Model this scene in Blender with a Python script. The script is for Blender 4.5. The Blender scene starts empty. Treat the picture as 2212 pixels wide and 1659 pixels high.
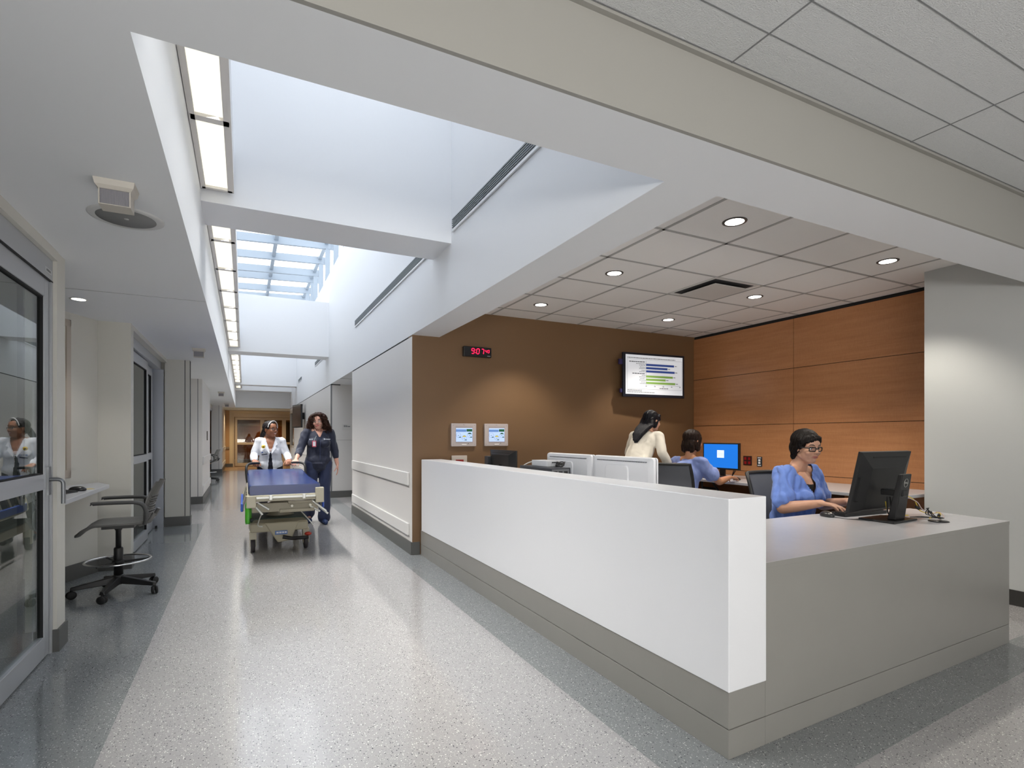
import bpy, math, random
from mathutils import Vector, Matrix, noise
random.seed(7)
C = bpy.context.scene.collection
S = bpy.context.scene
PI = math.pi

# ------------------------------------------------------------------ camera
cam_d = bpy.data.cameras.new('camera')
cam = bpy.data.objects.new('camera', cam_d); C.objects.link(cam)
cam.location = (0, 0, 1.30)
cam.rotation_euler = (PI / 2, 0, -math.radians(26.67))
cam_d.sensor_width = 36.0
cam_d.lens = 1153.5 / 2212 * 36
cam_d.shift_y = (943.2 - 829.5) / 2212
cam_d.clip_start = 0.05
S.camera = cam
# ------------------------------------------------------------------ world, exposure
S.view_settings.view_transform = 'Standard'
S.view_settings.look = 'None'
S.view_settings.exposure = 0.0
S.view_settings.gamma = 1.0
S.view_settings.use_curve_mapping = False
S.cycles.max_bounces = 10
S.cycles.diffuse_bounces = 6
S.cycles.glossy_bounces = 4
S.cycles.transparent_max_bounces = 10
S.cycles.caustics_reflective = False
S.cycles.caustics_refractive = False
S.cycles.sample_clamp_indirect = 6
w = bpy.data.worlds.new('overcast_sky'); S.world = w; w.use_nodes = True
bg = w.node_tree.nodes['Background']
bg.inputs[0].default_value = (0.89, 0.94, 1.0, 1); bg.inputs[1].default_value = 3.7

def spot(name, loc, energy, color, angle=100, blend=0.6, size=0.07, target=None):
    l = bpy.data.lights.new(name, 'SPOT'); l.energy = energy; l.color = color
    l.spot_size = math.radians(angle); l.spot_blend = blend; l.shadow_soft_size = size
    o = bpy.data.objects.new(name, l); C.objects.link(o); o.location = loc
    if target: o.rotation_euler = (Vector(target) - Vector(loc)).to_track_quat('-Z', 'Y').to_euler()
    return o
def area(name, loc, sx, sy, energy, color):
    l = bpy.data.lights.new(name, 'AREA'); l.shape = 'RECTANGLE'; l.size = sx; l.size_y = sy
    l.energy = energy; l.color = color
    o = bpy.data.objects.new(name, l); C.objects.link(o); o.location = loc
    return o
# added fill lamps at ceiling height, unseen behind and beside the camera
area('ceiling_fill_lamp', (-1.6, -1.6, 2.40), 1.2, 0.6, 20, (1, .97, .93))
area('ceiling_fill_lamp', (2.4, -0.9, 2.69), 1.2, 0.6, 10, (1, .97, .93))
area('ceiling_fill_lamp', (4.4, -0.6, 2.69), 1.2, 0.6, 10, (1, .97, .93))
# added fill lamp behind the camera, tilted up to brighten the ceilings
o = area('rear_fill_lamp', (-1.2, -3.9, 1.0), 6.5, 1.4, 620, (1, .985, .96)); o.rotation_euler = (PI / 2 + 1.05, 0, 0)

# ------------------------------------------------------------------ materials
def lin(c):
    return tuple(((x / 255) / 12.92 if x / 255 <= 0.04045 else ((x / 255 + .055) / 1.055) ** 2.4) for x in c) + (1,)
MATS = {}
def mat(name, rgb=(200, 200, 200), rough=.5, metal=0, emit=None, estr=1, spec=.5, noise_amt=0.0, nscale=30, bump=0.0, bscale=200, coat=0, trans=0, sheen=0):
    if name in MATS: return MATS[name]
    m = bpy.data.materials.new(name); m.use_nodes = True; MATS[name] = m
    nt = m.node_tree; b = nt.nodes['Principled BSDF']
    c = lin(rgb)
    b.inputs['Base Color'].default_value = c
    b.inputs['Roughness'].default_value = rough; b.inputs['Metallic'].default_value = metal
    b.inputs['Specular IOR Level'].default_value = spec
    b.inputs['Coat Weight'].default_value = coat
    b.inputs['Sheen Weight'].default_value = sheen
    if trans: b.inputs['Transmission Weight'].default_value = trans
    if emit: b.inputs['Emission Color'].default_value = lin(emit); b.inputs['Emission Strength'].default_value = estr
    if noise_amt or bump:
        tc = nt.nodes.new('ShaderNodeTexCoord')
        if noise_amt:
            n = nt.nodes.new('ShaderNodeTexNoise'); n.inputs['Scale'].default_value = nscale; n.inputs['Detail'].default_value = 4
            nt.links.new(tc.outputs['Object'], n.inputs['Vector'])
            mx = nt.nodes.new('ShaderNodeMix'); mx.data_type = 'RGBA'
            mx.inputs['A'].default_value = tuple(x * (1 - noise_amt) for x in c[:3]) + (1,)
            mx.inputs['B'].default_value = tuple(min(1, x * (1 + noise_amt)) for x in c[:3]) + (1,)
            nt.links.new(n.outputs['Fac'], mx.inputs['Factor']); nt.links.new(mx.outputs['Result'], b.inputs['Base Color'])
        if bump:
            n = nt.nodes.new('ShaderNodeTexNoise'); n.inputs['Scale'].default_value = bscale; n.inputs['Detail'].default_value = 3
            nt.links.new(tc.outputs['Object'], n.inputs['Vector'])
            bp = nt.nodes.new('ShaderNodeBump'); bp.inputs['Strength'].default_value = bump; bp.inputs['Distance'].default_value = .01
            nt.links.new(n.outputs['Fac'], bp.inputs['Height']); nt.links.new(bp.outputs['Normal'], b.inputs['Normal'])
    return m
def glass_mat(name, tint, refl_ior=1.6, rough=.0, extra=0.0):
    if name in MATS: return MATS[name]
    m = bpy.data.materials.new(name); m.use_nodes = True; MATS[name] = m
    nt = m.node_tree; nt.nodes.clear()
    out = nt.nodes.new('ShaderNodeOutputMaterial'); mx = nt.nodes.new('ShaderNodeMixShader')
    tr = nt.nodes.new('ShaderNodeBsdfTransparent'); tr.inputs[0].default_value = tint
    gl = nt.nodes.new('ShaderNodeBsdfGlossy'); gl.inputs['Roughness'].default_value = rough
    f0 = ((refl_ior - 1) / (refl_ior + 1)) ** 2 + extra     # Schlick reflectance, the same from both sides
    lw = nt.nodes.new('ShaderNodeLayerWeight'); lw.inputs[0].default_value = .5
    pw = nt.nodes.new('ShaderNodeMath'); pw.operation = 'POWER'; pw.inputs[1].default_value = 5
    ad = nt.nodes.new('ShaderNodeMath'); ad.operation = 'MULTIPLY_ADD'; ad.use_clamp = True; ad.inputs[1].default_value = 1 - f0; ad.inputs[2].default_value = f0
    nt.links.new(lw.outputs['Facing'], pw.inputs[0]); nt.links.new(pw.outputs[0], ad.inputs[0]); nt.links.new(ad.outputs[0], mx.inputs[0])
    nt.links.new(tr.outputs[0], mx.inputs[1]); nt.links.new(gl.outputs[0], mx.inputs[2]); nt.links.new(mx.outputs[0], out.inputs[0])
    return m
def speckle(name, base, light, dark, rough=.11):
    m = bpy.data.materials.new(name); m.use_nodes = True; MATS[name] = m
    nt = m.node_tree; b = nt.nodes['Principled BSDF']; L = nt.links.new
    tc = nt.nodes.new('ShaderNodeTexCoord')
    cur = None
    col = nt.nodes.new('ShaderNodeTexNoise'); col.inputs['Scale'].default_value = 1.3; L(tc.outputs['Object'], col.inputs['Vector'])
    mx = nt.nodes.new('ShaderNodeMix'); mx.data_type = 'RGBA'
    c = lin(base); mx.inputs['A'].default_value = tuple(x * .95 for x in c[:3]) + (1,); mx.inputs['B'].default_value = tuple(x * 1.05 for x in c[:3]) + (1,)
    L(col.outputs['Fac'], mx.inputs['Factor']); cur = mx.outputs['Result']
    for sc, thr, prob, cc in ((110, .30, .16, light), (104, .32, .82, dark), (210, .30, .16, light), (230, .30, .86, dark)):
        v = nt.nodes.new('ShaderNodeTexVoronoi'); v.inputs['Scale'].default_value = sc; L(tc.outputs['Object'], v.inputs['Vector'])
        lt = nt.nodes.new('ShaderNodeMath'); lt.operation = 'LESS_THAN'; lt.inputs[1].default_value = thr; L(v.outputs['Distance'], lt.inputs[0])
        sp = nt.nodes.new('ShaderNodeSeparateColor'); L(v.outputs['Color'], sp.inputs[0])
        pr = nt.nodes.new('ShaderNodeMath'); pr.operation = 'LESS_THAN' if prob < .5 else 'GREATER_THAN'; pr.inputs[1].default_value = prob; L(sp.outputs[0], pr.inputs[0])
        ml = nt.nodes.new('ShaderNodeMath'); ml.operation = 'MULTIPLY'; L(lt.outputs[0], ml.inputs[0]); L(pr.outputs[0], ml.inputs[1])
        mm = nt.nodes.new('ShaderNodeMix'); mm.data_type = 'RGBA'; mm.inputs['B'].default_value = lin(cc)
        L(ml.outputs[0], mm.inputs['Factor']); L(cur, mm.inputs['A']); cur = mm.outputs['Result']
    L(cur, b.inputs['Base Color']); b.inputs['Roughness'].default_value = rough; b.inputs['Specular IOR Level'].default_value = .5
    n = nt.nodes.new('ShaderNodeTexNoise'); n.inputs['Scale'].default_value = 5; n.inputs['Detail'].default_value = 2
    L(tc.outputs['Object'], n.inputs['Vector'])
    bp = nt.nodes.new('ShaderNodeBump'); bp.inputs['Strength'].default_value = .02; bp.inputs['Distance'].default_value = .01
    L(n.outputs['Fac'], bp.inputs['Height']); L(bp.outputs['Normal'], b.inputs['Normal'])
    return m
def woodmat(name, c1, c2, rough=.35, sx=1, sz=14):
    m = bpy.data.materials.new(name); m.use_nodes = True; MATS[name] = m
    nt = m.node_tree; b = nt.nodes['Principled BSDF']; L = nt.links.new
    tc = nt.nodes.new('ShaderNodeTexCoord'); mp = nt.nodes.new('ShaderNodeMapping'); mp.inputs['Scale'].default_value = (sx, sx, sz)
    L(tc.outputs['Object'], mp.inputs[0])
    n = nt.nodes.new('ShaderNodeTexNoise'); n.inputs['Scale'].default_value = 2.2; n.inputs['Detail'].default_value = 7; n.inputs['Roughness'].default_value = .62
    L(mp.outputs[0], n.inputs['Vector'])
    mp2 = nt.nodes.new('ShaderNodeMapping'); mp2.inputs['Scale'].default_value = (40, 40, 9); L(tc.outputs['Object'], mp2.inputs[0])
    n2 = nt.nodes.new('ShaderNodeTexNoise'); n2.inputs['Scale'].default_value = 3; n2.inputs['Detail'].default_value = 2; L(mp2.outputs[0], n2.inputs['Vector'])
    ad = nt.nodes.new('ShaderNodeMath'); ad.operation = 'MULTIPLY_ADD'; ad.inputs[1].default_value = .35; L(n2.outputs['Fac'], ad.inputs[0]); L(n.outputs['Fac'], ad.inputs[2])
    cr = nt.nodes.new('ShaderNodeValToRGB'); cr.color_ramp.elements[0].position = .4; cr.color_ramp.elements[1].position = .95
    cr.color_ramp.elements[0].color = lin(c1); cr.color_ramp.elements[1].color = lin(c2)
    L(ad.outputs[0], cr.inputs[0]); L(cr.outputs[0], b.inputs['Base Color']); b.inputs['Roughness'].default_value = rough
    return m
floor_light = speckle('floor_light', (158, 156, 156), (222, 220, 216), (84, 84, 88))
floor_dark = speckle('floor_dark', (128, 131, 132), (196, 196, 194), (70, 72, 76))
wood = woodmat('wood_panel', (164, 110, 70), (188, 134, 92), .35, .7, 9)
woodwarm = woodmat('wood_dark_warm', (120, 66, 34), (160, 98, 56))
paint = mat('paint_white', (212, 210, 206), .55, bump=.03, bscale=300)
paintw = mat('paint_bright_white', (226, 227, 229), .5)
paintc = mat('paint_cream', (202, 200, 192), .55)
paintg = mat('paint_ceiling', (226, 228, 230), .6)
beam_m = mat('paint_beam_taupe', (152, 150, 144), .6)
graywall = mat('paint_pale_grey', (190, 192, 190), .45)
brown = mat('paint_brown', (116, 88, 60), .5)
panel_w = mat('wall_panel', (214, 211, 208), .38)
baseb = mat('rubber_base', (88, 88, 86), .45)
baseblk = mat('rubber_base_dark', (52, 51, 49), .45)
railm = mat('rail_vinyl', (217, 215, 212), .35)
alu = mat('aluminium', (172, 175, 179), .35, .25)
alud = mat('aluminium_dark', (120, 122, 124), .4, .6)
dark = mat('dark_gap', (25, 25, 26), .8)
rubber = mat('black_rubber', (22, 22, 23), .6)
solid_white = mat('solid_surface_white', (226, 227, 230), .28)
lam_grey = mat('laminate_grey', (138, 136, 131), .33, noise_amt=.03, nscale=8)
lam_top = mat('laminate_top', (186, 186, 190), .25, noise_amt=.03, nscale=14)
black = mat('black_plastic', (28, 29, 31), .38)
blackm = mat('black_matte', (18, 18, 20), .6)
chrome = mat('chrome', (215, 215, 215), .12, 1)
greyp = mat('grey_plastic', (98, 98, 98), .42)
whitep = mat('white_plastic', (232, 233, 236), .25)
mesh_m = mat('chair_mesh', (88, 91, 98), .7, bump=.2, bscale=900)
# ------------------------------------------------------------------ mesh helpers
class MB:
    def __init__(s): s.v = []; s.f = []; s.mi = []; s.sm = []
    def add(s, vs, fs, mi=0, M=None, smooth=False):
        o = len(s.v)
        for p in vs:
            p = Vector(p); s.v.append(tuple(M @ p) if M else tuple(p))
        for f in fs: s.f.append([o + i for i in f]); s.mi.append(mi); s.sm.append(smooth)
        return s
    def box(s, x0, x1, y0, y1, z0, z1, mi=0, M=None):
        vs = [(x, y, z) for z in (z0, z1) for x, y in ((x0, y0), (x1, y0), (x1, y1), (x0, y1))]
        return s.add(vs, [(3, 2, 1, 0), (4, 5, 6, 7), (0, 1, 5, 4), (1, 2, 6, 5), (2, 3, 7, 6), (3, 0, 4, 7)], mi, M)
    def prism(s, poly, z0, z1, mi=0, M=None):
        n = len(poly)
        if sum(poly[i][0] * poly[(i + 1) % n][1] - poly[(i + 1) % n][0] * poly[i][1] for i in range(n)) < 0: poly = poly[::-1]
        vs = [(x, y, z0) for x, y in poly] + [(x, y, z1) for x, y in poly]
        return s.add(vs, [tuple(range(n - 1, -1, -1)), tuple(range(n, 2 * n))] + [(i, (i + 1) % n, (i + 1) % n + n, i + n) for i in range(n)], mi, M)
    def lathe(s, prof, seg=24, mi=0, M=None, smooth=True, caps=True):
        vs = []; fs = []; n = len(prof)
        for k in range(seg):
            a = 2 * PI * k / seg
            for r, z in prof: vs.append((r * math.cos(a), r * math.sin(a), z))
        for k in range(seg):
            k2 = (k + 1) % seg
            for i in range(n - 1): fs.append((k * n + i, k2 * n + i, k2 * n + i + 1, k * n + i + 1))
        s.add(vs, fs, mi, M, smooth)
        if caps and prof[0][0] > 1e-6: s.add([vs[k * n] for k in range(seg)], [tuple(range(seg - 1, -1, -1))], mi, M)
        if caps and prof[-1][0] > 1e-6: s.add([vs[k * n + n - 1] for k in range(seg)], [tuple(range(seg))], mi, M)
        return s
    def tube(s, pts, r, seg=10, mi=0, M=None, closed=False, flat=1.0):
        pts = [Vector(p) for p in pts]; n = len(pts); vs = []; fs = []
        rs = r if isinstance(r, (list, tuple)) else [r] * n
        t0 = (pts[1] - pts[0]).normalized(); up = Vector((0, 0, 1)) if abs(t0.z) < .9 else Vector((0, 1, 0))
        for i, p in enumerate(pts):
            if closed: t = (pts[(i + 1) % n] - pts[i - 1]).normalized()
            else: t = (pts[min(n - 1, i + 1)] - pts[max(0, i - 1)]).normalized()
            a = t.cross(up)
            if a.length < 1e-4: a = t.cross(Vector((1, 0, 0)))
            a.normalize(); b = a.cross(t).normalized(); up = b
            for k in range(seg):
                q = 2 * PI * k / seg; vs.append(p + a * math.cos(q) * rs[i] + b * math.sin(q) * rs[i] * flat)
        for i in range(n if closed else n - 1):
            j = (i + 1) % n
            for k in range(seg): fs.append((i * seg + k, i * seg + (k + 1) % seg, j * seg + (k + 1) % seg, j * seg + k))
        s.add(vs, fs, mi, M, True)
        if not closed:
            s.add(vs[:seg], [tuple(range(seg - 1, -1, -1))], mi, M); s.add(vs[-seg:], [tuple(range(seg))], mi, M)
        return s
    def ball(s, c, r, seg=16, rings=10, mi=0, R=None):
        rx, ry, rz = (r, r, r) if isinstance(r, (int, float)) else r
        prof = [(math.sin(PI * i / rings), -math.cos(PI * i / rings)) for i in range(rings + 1)]
        M = Matrix.Translation(c) @ (R.to_4x4() if R else Matrix()) @ Matrix.Diagonal((rx, ry, rz, 1))
        vs = [(0, 0, -1)]; fs = []
        for i in range(1, rings):
            for k in range(seg): a = 2 * PI * k / seg; vs.append((prof[i][0] * math.cos(a), prof[i][0] * math.sin(a), prof[i][1]))
        vs.append((0, 0, 1)); L = len(vs) - 1
        for k in range(seg): fs.append((0, 1 + (k + 1) % seg, 1 + k))
        for i in range(rings - 2):
            for k in range(seg): a = 1 + i * seg; fs.append((a + k, a + (k + 1) % seg, a + seg + (k + 1) % seg, a + seg + k))
        a = 1 + (rings - 2) * seg
        for k in range(seg): fs.append((a + k, a + (k + 1) % seg, L))
        return s.add(vs, fs, mi, M, True)
    def cone(s, p0, r0, p1, r1, seg=14):   # closed tapered capsule
        p0 = Vector(p0); p1 = Vector(p1); d = p1 - p0; Ln = max(d.length, 1e-5)
        prof = [(0, -r0)] + [(r0 * math.sin(a), -r0 * math.cos(a)) for a in (.5, 1.0)] + [(r0, 0), (r1, Ln)] + [(r1 * math.cos(a), Ln + r1 * math.sin(a)) for a in (.6, 1.1)] + [(0, Ln + r1)]
        M = Matrix.Translation(p0) @ d.to_track_quat('Z', 'Y').to_matrix().to_4x4()
        n = len(prof) - 2; vs = [(0, 0, -r0)]
        for r, z in prof[1:-1]:
            for k in range(seg): a = 2 * PI * k / seg; vs.append((r * math.cos(a), r * math.sin(a), z))
        vs.append((0, 0, Ln + r1)); fs = []; L = len(vs) - 1
        for k in range(seg): fs.append((0, 1 + (k + 1) % seg, 1 + k))
        for i in range(n - 1):
            for k in range(seg): a = 1 + i * seg; fs.append((a + k, a + (k + 1) % seg, a + seg + (k + 1) % seg, a + seg + k))
        a = 1 + (n - 1) * seg
        for k in range(seg): fs.append((a + k, a + (k + 1) % seg, L))
        return s.add(vs, fs, 0, M, True)
    def build(s, name, mats, parent=None, bevel=0, loc=None, bseg=2, rot=None):
        me = bpy.data.meshes.new(name); me.from_pydata(s.v, [], s.f)
        mats = mats if isinstance(mats, (list, tuple)) else [mats]
        for m in mats: me.materials.append(m)
        me.polygons.foreach_set('material_index', s.mi); me.polygons.foreach_set('use_smooth', s.sm); me.update()
        o = bpy.data.objects.new(name, me); C.objects.link(o)
        if parent is not None: o.parent = parent
        if loc is not None: o.location = loc
        if rot is not None: o.rotation_euler = rot
        if bevel:
            b = o.modifiers.new('bevel', 'BEVEL'); b.width = bevel; b.segments = bseg; b.limit_method = 'ANGLE'; b.angle_limit = math.radians(40)
        return o
def B(*a, **k): return MB().box(*a, **k)
def thing(name, label, cat, loc=(0, 0, 0), rz=0, group=None):
    o = bpy.data.objects.new(name, None); C.objects.link(o); o.location = loc; o.rotation_euler = (0, 0, rz)
    return tag(o, label, cat, group)
def tag(o, label, cat, group=None):
    o['label'] = label; o['category'] = cat
    if group: o['group'] = group
    return o
def struct(name, mb, m, parent=None, **k):
    o = mb.build(name, m, parent, **k)
    o['kind'] = 'structure'
    return o
def kids(o): return [c for c in bpy.data.objects if c.parent == o]
def dup(o, loc=None, rz=None, label=None):
    def rec(a, par):
        c = a.copy(); C.objects.link(c)
        for key in ('label', 'group'):
            pass
        c.parent = par
        for ch in kids(a): rec(ch, c)
        return c
    r = rec(o, None)
    if loc is not None: r.location = loc
    if rz is not None: r.rotation_euler = (0, 0, rz)
    if label: r['label'] = label
    return r
def RZ(a): return Matrix.Rotation(a, 4, 'Z')
def T(x, y, z): return Matrix.Translation((x, y, z))
def rrect(w, h, r, n=5):
    pts = []
    for cx, cy, a0 in ((w / 2 - r, h / 2 - r, 0), (-w / 2 + r, h / 2 - r, PI / 2), (-w / 2 + r, -h / 2 + r, PI), (w / 2 - r, -h / 2 + r, 1.5 * PI)):
        for i in range(n + 1): a = a0 + PI / 2 * i / n; pts.append((cx + r * math.cos(a), cy + r * math.sin(a)))
    return pts
def spline(pts, n=8):
    P = [Vector(p) for p in pts]; out = []
    for i in range(len(P) - 1):
        p0 = P[max(0, i - 1)]; p1 = P[i]; p2 = P[i + 1]; p3 = P[min(len(P) - 1, i + 2)]
        for k in range(n):
            t = k / n
            out.append(.5 * ((2 * p1) + (p2 - p0) * t + (2 * p0 - 5 * p1 + 4 * p2 - p3) * t * t + (3 * p1 - p0 - 3 * p2 + p3) * t ** 3))
    out.append(P[-1]); return out
def text_mesh(body, size, name, m, parent, M, extrude=.0006, align='CENTER'):
    cu = bpy.data.curves.new('txt', 'FONT'); cu.body = body; cu.size = size; cu.extrude = extrude; cu.align_x = align; cu.align_y = 'CENTER'
    o = bpy.data.objects.new('txt', cu); C.objects.link(o)
    dg = bpy.context.evaluated_depsgraph_get()
    me = bpy.data.meshes.new_from_object(o.evaluated_get(dg)); bpy.data.objects.remove(o)
    me.transform(M); me.materials.clear(); me.materials.append(m); me.name = name
    r = bpy.data.objects.new(name, me); C.objects.link(r); r.parent = parent
    return r
def dashes(mb, x0, x1, z, h, M, mi=0, y=0.0, word=(.012, .03), gap=.006):
    x = x0
    while x < x1 - word[0] * .4:
        w_ = min(random.uniform(*word), x1 - x); mb.box(x, x + w_, y - .0006, y + .0006, z - h / 2, z + h / 2, mi, M); x += w_ + gap
# ================================================================== THE SETTING
ZC = 2.418; YB = 5.73; XW = 5.82; XR = 1.65; XL = -0.28
# floor: light corridor field with darker borders, two materials in one slab
fl = MB()
def fq(x0, x1, y0, y1, mi): fl.add([(x0, y0, 0), (x1, y0, 0), (x1, y1, 0), (x0, y1, 0)], [(0, 1, 2, 3)], mi)
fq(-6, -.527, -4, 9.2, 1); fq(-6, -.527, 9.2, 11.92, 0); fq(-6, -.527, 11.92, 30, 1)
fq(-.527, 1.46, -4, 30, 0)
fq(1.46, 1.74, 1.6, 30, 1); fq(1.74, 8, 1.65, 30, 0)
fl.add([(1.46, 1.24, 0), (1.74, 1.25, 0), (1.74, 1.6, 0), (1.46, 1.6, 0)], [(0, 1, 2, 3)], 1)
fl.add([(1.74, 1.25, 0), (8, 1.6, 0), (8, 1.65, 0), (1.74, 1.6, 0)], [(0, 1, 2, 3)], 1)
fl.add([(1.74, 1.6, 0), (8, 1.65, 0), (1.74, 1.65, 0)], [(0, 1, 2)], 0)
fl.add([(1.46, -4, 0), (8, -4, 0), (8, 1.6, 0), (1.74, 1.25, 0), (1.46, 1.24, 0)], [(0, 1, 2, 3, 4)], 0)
fl.box(-6, 8, -4, 30, -.2, -.003, 0)
struct('floor', fl, [floor_light, floor_dark])

# lower ceiling over the left side, the cross beam and the soffit
struct('ceiling', B(-6, XL, -4, 23.2, ZC, ZC + .35), paintg)
struct('trim_1', B(-1.3, XL - .001, 5.092, 5.098, ZC - .0015, ZC), mat('joint_grey', (150, 151, 152), .7))
cb = B(XL, 8, 1.478, 1.79, ZC, 3.0)
struct('wall_beam', cb, [paintg])
struct('wall_beam', B(XL, 8, 1.462, 1.478, ZC, 2.9), beam_m)
struct('wall_soffit', B(XR, 1.965, 1.79, YB, ZC, 3.0), paintg)
# skylight shaft walls

struct('wall_shaft_right', MB().box(XR, 1.9, 1.79, YB, 3.0, 4.815).box(XR, 1.9, YB, 23.2, ZC, 4.815), paintw)
struct('wall_shaft_right', B(XR - .002, XR, 1.79, YB, ZC + .001, 3.0), paintw)
struct('wall_shaft_left', B(XL - .15, XL, 1.79, 23.2, ZC + .35, 5.68), paintw)
struct('wall_shaft_near', B(XL - .15, 1.9, 1.60, 1.79, 3.0, 5.75), paintw)
struct('wall_shaft_far', B(XL, XR, 4.487, 4.985, 3.018, 5.55), paintw)
struct('wall_shaft_far', B(XL, XR, 12.14, 12.66, 3.028, 4.206), paintw)
struct('wall_shaft_far', B(XL, XR, 20.02, 20.5, 3.046, 5.55), paintw)
struct('wall_shaft_far', B(XL, XR, 22.3, 22.6, 3.03, 5.75), paintw)
struct('wall_end_bulkhead', B(XL, XR, 23.0, 23.2, ZC, 3.03), paintg)
struct('ceiling', B(XL, XR, 22.6, 23.2, 3.03, 3.1), paintg)
# near raised ceiling with scored lay-in tiles
struct('ceiling', B(XL, 8, -4, 1.462, 2.725, 2.9), mat('tile_speckled', (204, 205, 205), .8, noise_amt=.10, nscale=260, bump=.5, bscale=260))
tj = mat('tile_joint', (120, 121, 122), .7)
g = MB()
for k in range(18): g.box(XL, 8, 1.437 - .1588 * k - .002, 1.437 - .1588 * k + .002, 2.7235, 2.725)
for k in range(6): g.box(.44 + 1.22 * k - .003, .44 + 1.22 * k + .003, -4, 1.46, 2.723, 2.725)
struct('trim_2', g, tj)
struct('trim_3', B(XL, 8, 1.442, 1.462, 2.713, 2.7249), beam_m)
# station ceiling with tee grid
ZS = 2.737
struct('ceiling', B(1.965, 8, 1.79, 6.0, ZS, 2.9), mat('tile_white', (234, 233, 230), .8, noise_amt=.03, nscale=200))
g = MB(); gt = MB()
xs = [2.6 + .607 * k for k in range(7)]; ys = [2.2 + .634 * k for k in range(6)]
for x in xs: g.box(x - .012, x + .012, 1.8, YB, ZS - .003, ZS - .0002)
for y in ys: g.box(1.97, XW, y - .012, y + .012, ZS - .003, ZS - .0004)
struct('trim_4', g, mat('tee_grid', (168, 168, 166), .5))
# brown feature wall, wood panelled wall, pale grey wall
struct('wall_station_back', B(XR + .003, 6.1, YB, YB + .15, 0, 3.0), brown)
wd = MB(); zr = [.0, .855, 1.452, 2.112, 2.70]; yr = [YB - .001, 4.157, 2.55]
for i in range(4):
    for j in range(2): wd.box(XW, XW + .02, yr[j + 1] + .003, yr[j] - .003, zr[i] + .003, zr[i + 1] - .003)
struct('wall_wood', wd, wood)
struct('wall_right', B(XW + .018, XW + .15, 2.4, YB + .1, 0, 3.0), dark)
struct('wall_right', MB().box(5.45, XW + .15, 2.42, 2.55, 0, 2.9).box(5.31, 5.45, -4, 2.55, 0, 2.9), graywall)
struct('baseboard_right', B(5.298, 5.31, -4, 2.55, 0, .118), baseblk)
# corridor right wall
struct('wall_corridor_right', B(XR, XR + .2, YB + .002, 9.35, 0, 2.40), panel_w)
struct('wall_corridor_right', B(XR, XR + .2, 11.88, 21.0, 0, 2.40), panel_w)
struct('wall_corridor_right', B(XR, XR + .2, 22.9, 23.0, 0, 2.40), panel_w)
struct('wall_corridor_right', B(XR, XR + .2, 21.0, 22.9, 0, .88), panel_w)
struct('trim_5', MB().box(XR + .006, XR + .2, YB + .01, 9.35, 2.399, ZC + .0).box(XR + .006, XR + .2, 11.88, 23, 2.399, ZC), dark)
struct('baseboard_right', MB().box(XR - .012, XR, YB, 9.35, 0, .14).box(XR, XR + .085, YB - .012, YB, 0, .14), baseb)
struct('baseboard_right', B(XR - .012, XR, 11.87, 21.6, 0, .14), baseb)
struct('wall_recess', B(XR + .2, 4.6, 11.88, 12.05, 0, ZC), panel_w)
struct('trim_6', MB().box(XR - .002, XR + .03, 11.874, 11.88, .14, 2.4), alud)
struct('trim_6', MB().box(XR + .032, 4.5, 11.876, 11.88, 1.222, 1.228), mat('panel_joint', (150, 149, 147), .6))
struct('baseboard_recess', B(XR + .0, 4.5, 11.868, 11.88, 0, .14), baseb)
struct('wall_recess', MB().box(4.5, 4.6, 5.8, 12, 0, ZC).box(XR + .2, 4.6, 5.88, 9.35, 0, ZC), panel_w)
struct('ceiling', B(1.9, 4.6, 5.85, 12.1, ZC, ZC + .3), paintg)
struct('trim_6', B(XR, 4.5, 10.6, 10.62, ZC - .003, ZC), tj)
# room envelope behind the camera and outer shell
struct('wall_back', B(-6, 8, -4.15, -4, 0, 3), paint)
struct('wall_outer', MB().box(-6.15, -6, -4, 30, 0, 3), paint)
struct('wall_outer', MB().box(XR + .2, 8, 23.0, 23.15, 0, 3).box(-6, 8, 29.6, 29.75, 0, 3).box(7.0, 7.15, 22, 30, 0, 3), paint)
struct('wall_outer', MB().box(5.45, 7, -4.0, -3.9, 0, 3).box(4.6, 4.75, 5.8, 12, 0, 3), paint)
struct('ceiling', B(-6, 8, 23.2, 30, ZC, 2.9), mat('paint_ceiling_end', (196, 190, 178), .6))
struct('ceiling', B(1.9, 7, 12.05, 23.2, ZC, 2.9), paintg)

# corridor left side: bays of room fronts and work alcoves
struct('wall_left', MB().box(-1.16, -1.01, 4.125, 4.285, 0, ZC), paintc)            # stub beside the near door
struct('wall_left', MB().box(-1.16, -1.005, -4, 4.125, 2.36, ZC), paintc)
struct('baseboard_left', MB().box(-1.17, -.998, 4.118, 4.297, 0, .135), baseb)
aw = MB(); dA = Vector((.188, .40)).normalized(); pA = Vector((-1.434, 6.017)); pB = Vector((-1.246, 6.417))
q0 = pA - dA * 1.95; nA = Vector((-dA.y, dA.x))
WIN0, WIN1 = 1.16, 1.95   # window span along the wall, from q0
def AW(s, off): p = q0 + dA * s + nA * off; return (p.x, p.y)
LA = (pB - q0).length
aw.prism([AW(0, 0), AW(WIN0, 0), AW(WIN0, .15), AW(0, .15)], 0, ZC)
aw.prism([AW(WIN1, 0), AW(LA + .1, 0), AW(LA + .1, .15), AW(WIN1, .15)], 0, ZC)
aw.prism([AW(WIN0, 0), AW(WIN1, 0), AW(WIN1, .15), AW(WIN0, .15)], 0, .99)
aw.prism([AW(WIN0, 0), AW(WIN1, 0), AW(WIN1, .15), AW(WIN0, .15)], 2.285, ZC)
struct('wall_left', aw, paintc)
struct('baseboard_left', MB().prism([AW(0, -.012), AW(LA, -.012), AW(LA, 0), AW(0, 0)], 0, .14), baseb)
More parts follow.
